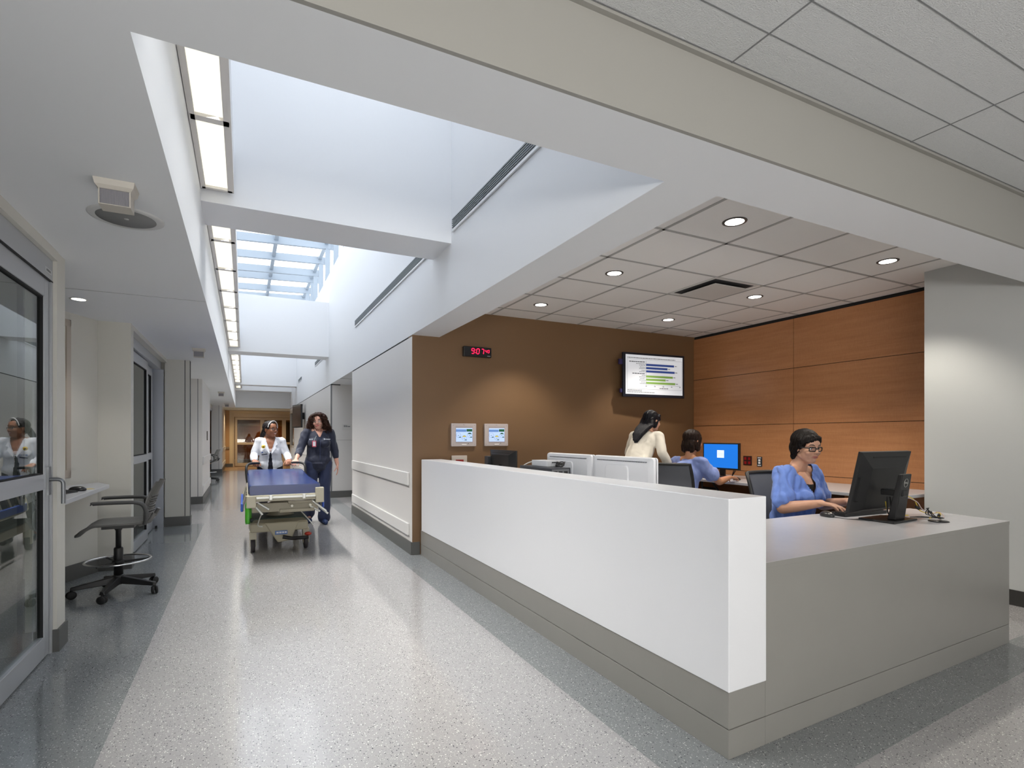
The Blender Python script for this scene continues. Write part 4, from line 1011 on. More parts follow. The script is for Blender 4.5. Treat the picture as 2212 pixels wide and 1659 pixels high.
def hand(m, wrist, fwd, back, thumb_side, curl=.3, spread=.10, s=1.0, thumb_in=.2):
    """palm and five fingers. fwd: finger direction, back: back-of-hand normal, thumb_side: +1/-1 along side axis"""
    f = fwd.normalized(); b = (back - f * back.dot(f)).normalized(); sd = f.cross(b).normalized() * thumb_side
    L = (.072, .080, .076, .062); knu = []
    for i in range(4):
        k = wrist + (f * (.086 - .006 * abs(i - 1)) + sd * (.030 - .0205 * i) + b * .002) * s
        m.cone(wrist + sd * (.016 - .011 * i) * s, .0165 * s, k, .0115 * s, 10); knu.append(k)
        d = (f + sd * (spread * (1 - i * .7))).normalized(); p = k; ang = curl * (.8 + .12 * i)
        segs = (.46, .31, .23)
        for j, q in enumerate(segs):
            a = ang * (j + 1); dd = (d * math.cos(a) - b * math.sin(a)).normalized(); n = p + dd * L[i] * q * s
            m.cone(p, (.0092 - .0008 * j) * s, n, (.0084 - .0008 * j) * s, 8); p = n
    t0 = wrist + (f * .022 + sd * .024) * s; t1 = t0 + (f * .030 + sd * .026 - b * thumb_in * .05) * s
    t2 = t1 + (f * .030 + sd * .008 - b * thumb_in * .10) * s; t3 = t2 + (f * .022 - b * thumb_in * .10) * s
    m.cone(t0, .015 * s, t1, .0115 * s, 8); m.cone(t1, .0108 * s, t2, .0095 * s, 8); m.cone(t2, .0095 * s, t3, .0078 * s, 8)
def head_prims(m, H, face=0.0):
    """H: matrix placing head centre (mid-ear height), +Y faces forward"""
    def P(*a): return H @ Vector(a)
    R = H.to_3x3()
    def E(c, r, seg=20, rg=14): m.ball(P(*c), r, seg, rg, 0, R)
    E((0, -.016, .034), (.076, .094, .088)); E((0, .022, -.028), (.0635, .070, .088)); E((0, .045, .035), (.060, .050, .062))
    E((0, .058, -.088), (.030, .026, .026)); 
    for s_ in (-1, 1):
        m.cone(P(s_ * .050, -.006, -.052), .020, P(s_ * .018, .054, -.090), .020)
        m.cone(P(s_ * .016, .084, .030), .011, P(s_ * .046, .068, .026), .012)
        E((s_ * .036, .062, -.026), (.026, .028, .026)); E((s_ * .0115, .095, -.027), (.0095, .010, .008), 10, 8)
        E((s_ * .0775, -.006, -.008), (.008, .019, .031)); E((s_ * .082, -.010, .004), (.008, .015, .018))
    m.cone(P(0, .083, .022), .0085, P(0, .104, -.018), .0115); E((0, .104, -.021), (.0125, .013, .011))
    E((0, .083, -.057), (.026, .016, .014)); E((0, .078, -.082), (.02, .018, .014))
def face_parts(par, H, skin_lip, iris=(60, 40, 26), brow=(30, 22, 18), smile=0, lidm=None):
    M3 = H
    white = mat('eye_white', (228, 224, 220), .2); ir = mat('iris_%d' % iris[0], iris, .15); br = mat('brow_%d' % brow[0], brow, .8)
    for s_ in (-1, 1):
        e = MB().ball(M3 @ Vector((s_ * .0315, .0735, .0045)), (.0125, .0125, .0095), 14, 10, 0, M3.to_3x3()).build('eye', white, par)
        MB().ball(M3 @ Vector((s_ * .0315 + .002 * smile, .0832, .0045)), (.0056, .0035, .0056), 12, 8, 0, M3.to_3x3()).build('iris', ir, e)
        MB().tube([M3 @ Vector((s_ * x, y, z)) for x, y, z in ((.014, .0935, .028), (.028, .0915, .0335), (.042, .083, .033), (.052, .074, .026))], [.0022, .0036, .0032, .0012], 8).build('eyebrow', br, par)
        MB().tube([M3 @ Vector((s_ * x, y, z)) for x, y, z in ((.0185, .0815, .006), (.026, .0868, .0128), (.0365, .085, .0132), (.0445, .077, .0065))], [.0009, .0016, .0016, .0009], 6).build('eyelash', br, e)
    lp = mat('lip_%d' % skin_lip[0], skin_lip, .35)
    lip = MB()
    for z, r in ((-.0525, .0036), (-.061, .0044)):
        lip.tube([M3 @ Vector((x, .0975 - 11 * x * x, z + (14 * x * x if smile else 2 * x * x))) for x in (-.026, -.018, -.009, 0, .009, .018, .026)], [r * .3, r * .8, r, r * .92, r, r * .8, r * .3], 8)
    lip.build('lips', lp, par)
    if smile > 1:
        MB().tube([M3 @ Vector((x, .0985 - 11 * x * x, -.0568 + 14 * x * x)) for x in (-.019, -.01, 0, .01, .019)], [.001, .0032, .0036, .0032, .001], 8).build('teeth', mat('teeth', (236, 232, 222), .3), par)
def glasses(par, H, rgb, th=.0016, w_=.021, h_=.014, name='glasses', rect=True):
    g = MB()
    for s_ in (-1, 1):
        pr = rrect(w_ * 2, h_ * 2, h_ * (.6 if rect else .95), 5)
        g.tube([H @ Vector((s_ * .0315 + x, .1015 - .25 * abs(s_ * .0315 + x), .002 + z)) for x, z in pr], th, 6, closed=True)
        g.tube([H @ Vector((s_ * .053, .0885, .009)), H @ Vector((s_ * .076, .06, .009)), H @ Vector((s_ * .084, -.008, .010))], th * 1.2, 6)
    g.tube([H @ Vector((-.0105, .0985, .005)), H @ Vector((0, .1045, .007)), H @ Vector((.0105, .0985, .005))], th, 6)
    o = g.build(name, mat('frame_%d' % rgb[0], rgb, .3), par)
    l = MB()
    for s_ in (-1, 1):
        pr = rrect(w_ * 1.92, h_ * 1.92, h_ * .55, 5); l.add([H @ Vector((s_ * .0315 + x, .1012 - .25 * abs(s_ * .0315 + x), .002 + z)) for x, z in pr], [tuple(range(len(pr)))])
    l.build('lens', glass_mat('lens_clear', (.93, .94, .95, 1), 1.5), o)
    return o
def skinm(name, rgb=None):
    if rgb is None: return MATS[name]
    m = mat(name, rgb, .5, noise_amt=.06, nscale=35)
    b = m.node_tree.nodes['Principled BSDF']; b.inputs['Subsurface Weight'].default_value = .08; b.inputs['Subsurface Radius'].default_value = (.012, .005, .003); b.inputs['Subsurface Scale'].default_value = .5
    return m
def hairm(name, rgb, rgb2):
    m = bpy.data.materials.new(name); m.use_nodes = True; MATS[name] = m; nt = m.node_tree; b = nt.nodes['Principled BSDF']; L = nt.links.new
    tc = nt.nodes.new('ShaderNodeTexCoord'); mp = nt.nodes.new('ShaderNodeMapping'); mp.inputs['Scale'].default_value = (1, 1, .12); L(tc.outputs['Object'], mp.inputs[0])
    n = nt.nodes.new('ShaderNodeTexNoise'); n.inputs['Scale'].default_value = 160; n.inputs['Detail'].default_value = 4; L(mp.outputs[0], n.inputs['Vector'])
    mx = nt.nodes.new('ShaderNodeMix'); mx.data_type = 'RGBA'; mx.inputs['A'].default_value = lin(rgb); mx.inputs['B'].default_value = lin(rgb2); L(n.outputs['Fac'], mx.inputs['Factor']); L(mx.outputs['Result'], b.inputs['Base Color'])
    bp = nt.nodes.new('ShaderNodeBump'); bp.inputs['Strength'].default_value = .5; bp.inputs['Distance'].default_value = .01; L(n.outputs['Fac'], bp.inputs['Height']); L(bp.outputs['Normal'], b.inputs['Normal'])
    b.inputs['Roughness'].default_value = .42; b.inputs['Specular IOR Level'].default_value = .16
    return m
def HM(pos, yaw=0, pitch=0, roll=0):
    return Matrix.Translation(pos) @ Matrix.Rotation(yaw, 4, 'Z') @ Matrix.Rotation(-pitch, 4, 'X') @ Matrix.Rotation(roll, 4, 'Y')
def limb(m, pts, rs):
    for i in range(len(pts) - 1): m.cone(pts[i], rs[i], pts[i + 1], rs[i + 1])
def body_mesh(J, rs=1.0, hands=True):
    """J: joints in local space. Returns MB holding the whole body"""
    m = MB(); H = J['head']
    head_prims(m, H)
    hb = H @ Vector((0, -.018, -.055)); nk = J['neck']
    m.cone(nk, .056 * rs, hb, .050)
    ch, wa, pe = J['chest'], J['waist'], J['pelvis']; R = J['Rt']
    m.ball(ch, (.150 * rs, .100 * rs, .155), 20, 14, 0, R); m.ball(wa, (.125 * rs, .092 * rs, .12), 18, 12, 0, R); m.ball(pe, (.155 * rs, .115 * rs, .12), 18, 12, 0, J.get('Rp', R))
    m.cone(ch, .10 * rs, wa, .095 * rs); m.cone(wa, .095 * rs, pe, .105 * rs)
    for s_ in ('L', 'R'):
        sh, el, wr = J['sh' + s_], J['el' + s_], J['wr' + s_]
        m.cone(nk - V(0, 0, .02), .045, sh, .050 * rs); m.cone(sh, .050 * rs, el, .039 * rs); m.cone(el, .040 * rs, el.lerp(wr, .35), .038 * rs); m.cone(el.lerp(wr, .35), .038 * rs, wr, .0235 * rs)
        if hands:
            hd = J['hd' + s_]; hand(m, wr, *hd)
        hp, kn, an, toe = J['hp' + s_], J['kn' + s_], J['an' + s_], J['to' + s_]
        m.cone(hp, .088 * rs, kn, .056 * rs); m.cone(kn, .055 * rs, kn.lerp(an, .35), .054 * rs); m.cone(kn.lerp(an, .35), .054 * rs, an, .034)
        m.cone(an - V(0, 0, .02), .032, toe, .026)
    return m
def place(o, loc, rz): o.location = loc; o.rotation_euler = (0, 0, rz); return o
def torso_cloth(J, e=.018, rs=1.0, bust=.0, hem=0.0, sleeve=1.0, flare=0.0, straight=0, se=None):
    se = e if se is None else se
    m = MB(); R = J['Rt']; ch, wa, pe, nk = J['chest'], J['waist'], J['pelvis'], J['neck']
    m.ball(ch, (.150 * rs + e, .100 * rs + e, .155 + e), 20, 14, 0, R)
    m.cone(ch, .112 * rs + e, wa, .105 * rs + e)
    fw = R @ V(0, 1, 0); sdv = R @ V(1, 0, 0)
    for s_ in (-1, 1):
        if bust: m.ball(ch + fw * (.075 * rs) + sdv * (.065 * s_ * rs) - V(0, 0, .035), (.075 * rs + bust, .065 * rs + bust, .075 * rs), 16, 10, 0, R)
    m.ball(wa, (.128 * rs + e + flare * .4, .094 * rs + e + flare * .4, .13), 18, 12, 0, R)
    m.ball(pe + V(0, 0, .02), (.158 * rs + e + flare, .118 * rs + e + flare, .12), 18, 12, 0, J.get('Rp', R))
    if straight:
        for q in (-1, 1):
            a = ch + sdv * (q * .062 * rs) - V(0, 0, .02); b_ = pe + sdv * (q * .068 * rs); m.cone(a, (.080 + straight) * rs, b_, (.088 + straight) * rs)
            if hem: m.cone(b_, (.088 + straight) * rs, b_ - V(0, 0, hem), (.10 + straight) * rs)
    if hem: m.cone(pe, .11 * rs + e + flare * .5, pe - V(0, 0, hem), .13 * rs + e + flare)
    for s_ in ('L', 'R'):
        sh, el, wr = J['sh' + s_], J['el' + s_], J['wr' + s_]
        m.cone(nk - V(0, 0, .045), .046, sh, .054 * rs + e * .7)
        if sleeve >= 1:
            m.cone(sh, .052 * rs + se, el, .043 * rs + se); m.cone(el, .043 * rs + se, el.lerp(wr, sleeve - 1), .034 * rs + se)
        else: m.cone(sh - V(0, 0, .006), .046 * rs + se, sh.lerp(el, sleeve), .053 * rs + se)
    return m
def trousers(J, e=.012, rs=1.0, flare=.03, upto=.97):
    m = MB(); m.ball(J['pelvis'], (.155 * rs + e, .115 * rs + e, .12), 18, 12, 0, J.get('Rp', J['Rt']))
    for s_ in ('L', 'R'):
        hp, kn, an = J['hp' + s_], J['kn' + s_], J['an' + s_]
        m.cone(hp, .090 * rs + e, kn, .060 * rs + e); m.cone(kn, .060 * rs + e, kn.lerp(an, upto), .050 + flare)
    return m
def shoe(J, par, m_, s_):
    an, toe = J['an' + s_], J['to' + s_]; d = (toe - an); d.z = 0; d.normalize()
    a = V(an.x, an.y, .045) - d * .035; b_ = V(an.x, an.y, .038) + d * .16
    m = MB(); m.cone(a, .040, b_, .036); m.cone(a + V(0, 0, .02), .036, V(an.x, an.y, .05) + d * .06, .038)
    for i, p in enumerate(m.v):
        m.v[i] = (p[0], p[1], max(.002, p[2] - .0))
    o = remesh(m, 'shoe', m_, par, .008, 3); return o

# ---- 1: seated woman in blue scrubs at the grey desk, typing (local +Y = facing, origin at floor under the pelvis)
def seated_typist():
    J = {}
    R = Matrix.Rotation(math.radians(-8), 3, 'X')
    J['Rt'] = R; J['Rp'] = Matrix()
    J['pelvis'] = V(0, 0, .53); J['waist'] = V(0, .03, .69); J['chest'] = V(0, .065, .89); J['neck'] = V(0, .085, 1.075)
    J['head'] = HM(V(0, .155, 1.218), math.radians(-12), math.radians(8))
    J['shL'] = V(-.152, .075, 1.015); J['shR'] = V(.152, .075, 1.015)
    J['elL'] = V(-.215, .13, .775); J['elR'] = V(.225, .13, .775)
    J['wrL'] = V(-.12, .40, .835); J['wrR'] = V(.16, .385, .835)
    J['hdL'] = (V(.22, 1, -.10), V(.1, .1, 1), 1, .22, .12); J['hdR'] = (V(-.22, 1, -.10), V(-.1, .1, 1), -1, .22, .12)
    J['hpL'] = V(-.09, .02, .51); J['hpR'] = V(.09, .02, .51); J['knL'] = V(-.11, .43, .50); J['knR'] = V(.11, .43, .50)
    J['anL'] = V(-.11, .40, .09); J['anR'] = V(.11, .40, .09); J['toL'] = V(-.11, .54, .035); J['toR'] = V(.11, .54, .035)
    sk = skinm('skin_light', (196, 150, 124))
    p = remesh(body_mesh(J, 1.10), 'person', sk, None, .0055, 4)
    tag(p, 'seated woman in blue scrubs and glasses, typing at the grey desk', 'person')
    scr = mat('scrubs_blue', (104, 134, 206), .75, sheen=.2, bump=.15, bscale=60)
    m = torso_cloth(J, .026, 1.14, .012, 0, .70, .012, .012)
    top = remesh(m, 'scrub_top', scr, p, .007, 4, .019, 12, 1)
    H = J['head']
    nkc = J['neck'] + V(0, .10, -.02)
    def vneck(c): return c.y > .085 and abs(c.x) < .012 + max(0, (c.z - .885)) * .50 and c.z > .885
    sh = split(top, vneck, 'undershirt', mat('undershirt_black', (20, 20, 22), .8), p, -.014)
    split(sh, lambda c: c.z > .945, 'collar_skin', sk, p, -.002)
    m = MB()
    m.tube([V(s_ * (.012 + max(0, z - .885) * .50), .228 - .62 * max(0, z - .93) - .15 * abs(z - .93), z) for s_, z in ((-1, 1.06), (-1, 1.0), (-1, .94), (-1, .90), (1, .90), (1, .94), (1, 1.0), (1, 1.06))], .004, 6)
    tr = trousers(J, .014, 1.1); remesh(tr, 'trousers', scr, p, .010, 3, .008, 9, 2)
    for s_ in 'LR': shoe(J, p, mat('shoe_white', (220, 220, 220), .5), s_)
    # hair: short rounded bob, ear showing
    h = MB(); Rh = H.to_3x3()
    h.ball(H @ V(0, -.026, .050), (.096, .104, .090), 22, 14, 0, Rh); h.ball(H @ V(0, -.055, -.005), (.089, .072, .085), 20, 12, 0, Rh)
    for s_ in (-1, 1):
        h.cone(H @ V(s_ * .066, .018, .055), .030, H @ V(s_ * .074, -.035, -.048), .024); h.cone(H @ V(s_ * .048, .050, .074), .022, H @ V(s_ * .070, .028, .020), .016)
        h.cone(H @ V(s_ * .02, .066, .088), .016, H @ V(s_ * .050, .064, .052), .013)
    h.cone(H @ V(-.03, .072, .078), .017, H @ V(.035, .078, .062), .014); h.cone(H @ V(.0, .075, .075), .015, H @ V(-.045, .070, .050), .011); h.cone(H @ V(-.045, -.06, -.075), .030, H @ V(.045, -.06, -.075), .030)
    def strand(c):
        l = H.inverted() @ c; a = math.atan2(l.x, -l.y + .02); return .0022 * math.sin(a * 34 + 3 * noise.noise(l * 14)) + .002 * noise.noise(l * 60)
    remesh(h, 'hair', hairm('hair_dark_brown', (7, 6, 6), (26, 19, 16)), p, .0055, 3, disp=strand)
    face_parts(p, H, (160, 92, 84), smile=0); g = glasses(p, H, (20, 15, 12), .0034, .0235, .0145)
    place(p, (3.775, 2.74, 0), math.radians(178))
    p.scale = (1.0, 1.0, 1.0)
    return p
seated_typist()

# ---- 2: seated woman in pale blue scrubs seen from behind at the wall worktop
def seated_back():
    J = {}; J['Rt'] = Matrix.Rotation(math.radians(-14), 3, 'X'); J['Rp'] = Matrix()
    J['pelvis'] = V(0, 0, .53); J['waist'] = V(0, .05, .69); J['chest'] = V(0, .11, .89); J['neck'] = V(0, .155, 1.08)
    J['head'] = HM(V(0, .205, 1.245), math.radians(-8), math.radians(6))
    J['shL'] = V(-.165, .13, 1.01); J['shR'] = V(.165, .13, 1.01)
    J['elL'] = V(-.22, .28, .80); J['elR'] = V(.27, .30, .81)
    J['wrL'] = V(-.12, .50, .84); J['wrR'] = V(.22, .56, .845)
    J['hdL'] = (V(.2, 1, -.08), V(0, .1, 1), 1, .25, .1); J['hdR'] = (V(-.08, 1, -.12), V(0, .2, 1), -1, .3, .1)
    J['hpL'] = V(-.09, .02, .51); J['hpR'] = V(.09, .02, .51); J['knL'] = V(-.12, .43, .50); J['knR'] = V(.12, .43, .50)
    J['anL'] = V(-.12, .40, .09); J['anR'] = V(.12, .40, .09); J['toL'] = V(-.12, .54, .035); J['toR'] = V(.12, .54, .035)
    sk = skinm('skin_tan', (188, 136, 104))
    p = remesh(body_mesh(J, 1.0), 'person', sk, None, .007, 4)
    tag(p, 'seated woman in pale blue scrubs seen from behind, facing the blue screen', 'person')
    scr = mat('scrubs_pale_blue', (128, 146, 204), .75, sheen=.2)
    remesh(torso_cloth(J, .024, 1.02, 0, 0, .62, .010, .012), 'scrub_top', scr, p, .008, 4, .017, 12, 3)
    remesh(trousers(J, .014, 1.0), 'trousers', scr, p, .011, 3)
    for s_ in 'LR': shoe(J, p, mat('shoe_white'), s_)
    H = J['head']; h = MB(); Rh = H.to_3x3()
    h.ball(H @ V(0, -.022, .045), (.094, .106, .092), 22, 14, 0, Rh); h.ball(H @ V(0, -.045, -.03), (.094, .080, .088), 20, 12, 0, Rh)
    for s_ in (-1, 1): h.cone(H @ V(s_ * .070, .02, .04), .028, H @ V(s_ * .080, .0, -.085), .026)
    for k in range(7): h.cone(H @ V(-.07 + .0233 * k, -.07, -.05), .026, H @ V(-.082 + .0273 * k, -.062, -.105 - .012 * (k % 2)), .018)
    def strand(c):
        l = H.inverted() @ c; a = math.atan2(l.x, -l.y + .02); return .003 * math.sin(a * 26 + 4 * noise.noise(l * 12)) + .003 * noise.noise(l * 50)
    remesh(h, 'hair', hairm('hair_brown_wavy', (14, 10, 9), (50, 34, 26)), p, .0065, 3, disp=strand)
    face_parts(p, H, (150, 90, 80))
    place(p, (4.29, 4.41, 0), math.radians(-84)); return p
seated_back()

# ---- 3: standing woman in an off-white coat leaning over the task chair
def leaning():
    J = {}; J['Rt'] = Matrix.Rotation(math.radians(-34), 3, 'X'); J['Rp'] = Matrix.Rotation(math.radians(-12), 3, 'X')
    J['pelvis'] = V(0, -.02, .93); J['waist'] = V(0, .07, 1.07); J['chest'] = V(0, .19, 1.22); J['neck'] = V(0, .305, 1.355)
    J['head'] = HM(V(0, .40, 1.475), math.radians(-14), math.radians(4))
    J['shL'] = V(-.155, .265, 1.30); J['shR'] = V(.155, .265, 1.30)
    J['elL'] = V(-.27, .34, 1.10); J['elR'] = V(.25, .17, 1.12)
    J['wrL'] = V(-.20, .50, 1.0); J['wrR'] = V(.285, .255, .99)
    J['hdL'] = (V(.1, 1, -.2), V(0, .2, 1), 1, .35, .1); J['hdR'] = (V(.35, .9, .05), V(-.1, .1, 1), -1, .45, .1)
    J['hpL'] = V(-.09, -.02, .90); J['hpR'] = V(.09, -.02, .90); J['knL'] = V(-.10, .03, .49); J['knR'] = V(.10, -.03, .49)
    J['anL'] = V(-.10, .02, .09); J['anR'] = V(.10, -.06, .09); J['toL'] = V(-.11, .15, .035); J['toR'] = V(.11, .07, .035)
    sk = skinm('skin_light')
    p = remesh(body_mesh(J, .92), 'person', sk, None, .007, 4)
    tag(p, 'standing woman in an off-white coat with long black hair, leaning toward the blue screen', 'person')
    coat = mat('coat_ivory', (216, 210, 198), .8, sheen=.2)
    remesh(torso_cloth(J, .022, .92, 0, .14, 1.88, .004, .020, .014), 'coat', coat, p, .008, 8, .009, 9, 5)
    remesh(trousers(J, .012, .92, .012), 'trousers', mat('trousers_dark', (34, 34, 40), .8), p, .011, 3)
    for s_ in 'LR': shoe(J, p, mat('shoe_black', (26, 26, 28), .4), s_)
    H = J['head']; h = MB(); Rh = H.to_3x3()
    h.ball(H @ V(0, -.022, .045), (.086, .103, .090), 22, 14, 0, Rh); h.ball(H @ V(0, -.05, -.01), (.080, .070, .085), 20, 12, 0, Rh)
    for k in range(8):
        x = -.065 + .0186 * k; P_ = [H @ V(x, -.075, .02), V(x * 1.05, .275, 1.435), V(x * .95, .175, 1.385), V(x * .75, .085, 1.325), V(x * .4, .035, 1.262 - .012 * (k % 3))]; limb(h, P_, [.026, .025, .024, .020, .010])
    for s_ in (-1, 1): h.cone(H @ V(s_ * .066, .03, .05), .024, H @ V(s_ * .076, -.03, -.06), .022)
    h.cone(H @ V(-.03, .07, .085), .018, H @ V(.04, .07, .075), .02); h.cone(H @ V(.04, .07, .075), .02, H @ V(.072, .045, .025), .014)
    def strand(c):
        l = H.inverted() @ c; return .0022 * math.sin(l.x * 260 + 5 * noise.noise(l * 8)) + .001 * noise.noise(l * 60)
    remesh(h, 'hair', hairm('hair_black', (10, 10, 13), (34, 34, 42)), p, .006, 3, disp=strand)
    face_parts(p, H, (170, 100, 92))
    place(p, (3.89, 4.71, 0), math.radians(-70)); return p
leaning()

# ---- 4: woman in white lab coat pushing the stretcher
def lab_coat():
    J = {}; J['Rt'] = Matrix.Rotation(math.radians(-5), 3, 'X')
    J['pelvis'] = V(0, -.03, .88); J['waist'] = V(0, -.01, 1.02); J['chest'] = V(0, .02, 1.135); J['neck'] = V(0, .03, 1.285)
    J['head'] = HM(V(0, .045, 1.40), math.radians(42), math.radians(0), math.radians(-3))
    J['shL'] = V(-.148, .015, 1.225); J['shR'] = V(.148, .015, 1.225)
    J['elL'] = V(-.225, .04, 1.03); J['elR'] = V(.215, .04, 1.03)
    J['wrL'] = V(-.235, .33, .965); J['wrR'] = V(.215, .33, .965)
    J['hdL'] = (V(.22, 1, -.30), V(0, .3, 1), 1, .75, .05); J['hdR'] = (V(-.22, 1, -.30), V(0, .3, 1), -1, .75, .05)
    J['hpL'] = V(-.085, -.03, .86); J['hpR'] = V(.085, -.03, .86); J['knL'] = V(-.09, .10, .47); J['knR'] = V(.09, -.05, .47)
    J['anL'] = V(-.09, .06, .09); J['anR'] = V(.09, -.26, .12); J['toL'] = V(-.09, .20, .035); J['toR'] = V(.09, -.13, .035)
    sk = skinm('skin_brown', (152, 100, 72))
    p = remesh(body_mesh(J, .88), 'person', sk, None, .006, 4)
    tag(p, 'smiling woman in white lab coat and headband pushing the stretcher with both hands', 'person')
    coat = mat('coat_white', (226, 228, 234), .75, sheen=.2)
    c = remesh(torso_cloth(J, .022, .92, .004, .30, 1.88, .014, .018, .015), 'lab_coat', coat, p, .0065, 5, .011, 12, 7)
    def vn(q): return q.y > .05 and abs(q.x) < .008 + max(0, q.z - 1.08) * .30 and q.z > 1.08
    def low(q): return q.y > .05 and q.z <= 1.07 and abs(q.x - .0) < .010 + (1.07 - q.z) * .11
    v = split(c, vn, 'blouse', mat('blouse_pink', (222, 196, 192), .8), p, -.012)
    split(v, lambda q: q.z > 1.125, 'chest_skin', sk, p, -.004)
    split(c, low, 'dark_dress', mat('dress_navy', (28, 28, 44), .8), p, -.014)
    lp = mat('coat_white')
    for s_ in (-1, 1):
        m = MB(); P = [V(s_ * x, y, z - .035) for x, y, z in ((.070, .112, 1.275), (.095, .128, 1.225), (.066, .142, 1.205), (.074, .150, 1.17), (.018, .160, 1.09), (.012, .158, 1.105), (.040, .128, 1.20))]
        m.add(P + [q + V(0, -.006, 0) for q in P], [tuple(range(7)), tuple(range(13, 6, -1))] + [(i, (i + 1) % 7, (i + 1) % 7 + 7, i + 7) for i in range(7)])
        m.build('lapel', lp, p)
    remesh(trousers(J, .012, .88, .01), 'trousers', mat('dress_navy'), p, .011, 3)
    for s_ in 'LR': shoe(J, p, mat('shoe_black'), s_)
    # round sunflower badge, pocket mark and name bar
    b = MB().lathe([(0, 0), (.024, 0), (.022, .005), (0, .006)], 18, 0, T(.095, .145, 1.155) @ Matrix.Rotation(-PI / 2, 4, 'X')).build('flower_badge', mat('badge_yellow', (226, 186, 30), .5), p)
    MB().lathe([(0, 0), (.010, 0), (.009, .003), (0, .004)], 14, 0, T(.095, .151, 1.155) @ Matrix.Rotation(-PI / 2, 4, 'X')).build('badge_centre', mat('badge_brown', (50, 34, 20), .6), b)
    MB().box(-.038, .038, -.003, .003, -.007, .007, 0, T(.080, .152, 1.045) @ Matrix.Rotation(.15, 4, 'Y')).build('name_bar', mat('badge_navy', (26, 32, 58), .5), p)
    MB().box(-.010, .010, -.003, .003, -.008, .008, 0, T(.108, .150, 1.075)).build('pocket_mark', mat('mark_blue', (40, 80, 150), .5), p)
    m = MB(); dashes(m, .055, .092, 1.078, .008, T(0, .152, 0), word=(.008, .014), gap=.003); m.build('pocket_text', mat('mark_grey', (130, 140, 160), .5), p)
    H = J['head']; h = MB(); Rh = H.to_3x3()
    h.ball(H @ V(0, -.026, .042), (.084, .100, .087), 22, 14, 0, Rh); h.ball(H @ V(0, -.06, .0), (.072, .052, .07), 18, 12, 0, Rh)
    for s_ in (-1, 1): h.cone(H @ V(s_ * .060, .035, .065), .020, H @ V(s_ * .070, -.03, .0), .022)
    h.cone(H @ V(0, .055, .095), .020, H @ V(0, .0, .115), .022)
    t0 = H @ V(0, -.11, -.01); h.cone(H @ V(0, -.09, .01), .032, t0, .034); h.cone(t0, .036, V(.10, -.08, 1.32), .034); h.cone(V(.10, -.08, 1.32), .034, V(.13, -.06, 1.24), .014)
    def strand(c): l = H.inverted() @ c; return .0016 * math.sin(l.x * 240) + .001 * noise.noise(l * 60)
    hr = remesh(h, 'hair', hairm('hair_black'.replace('black', 'jet'), (14, 12, 14), (36, 32, 34)), p, .006, 3, disp=strand)
    MB().tube([H @ V(.088 * math.cos(a), .045 + .012 * math.sin(a), .03 + .098 * math.sin(a)) for a in [PI * i / 14 for i in range(15)]], .0055, 8).build('headband', mat('headband_white', (226, 224, 222), .4), hr)
    face_parts(p, H, (150, 72, 66), smile=2); glasses(p, H, (28, 26, 30), .0018, .021, .0125)
    place(p, (.345, 8.58, 0), PI); p.scale = (1, 1, 1.0); return p
lab_coat()

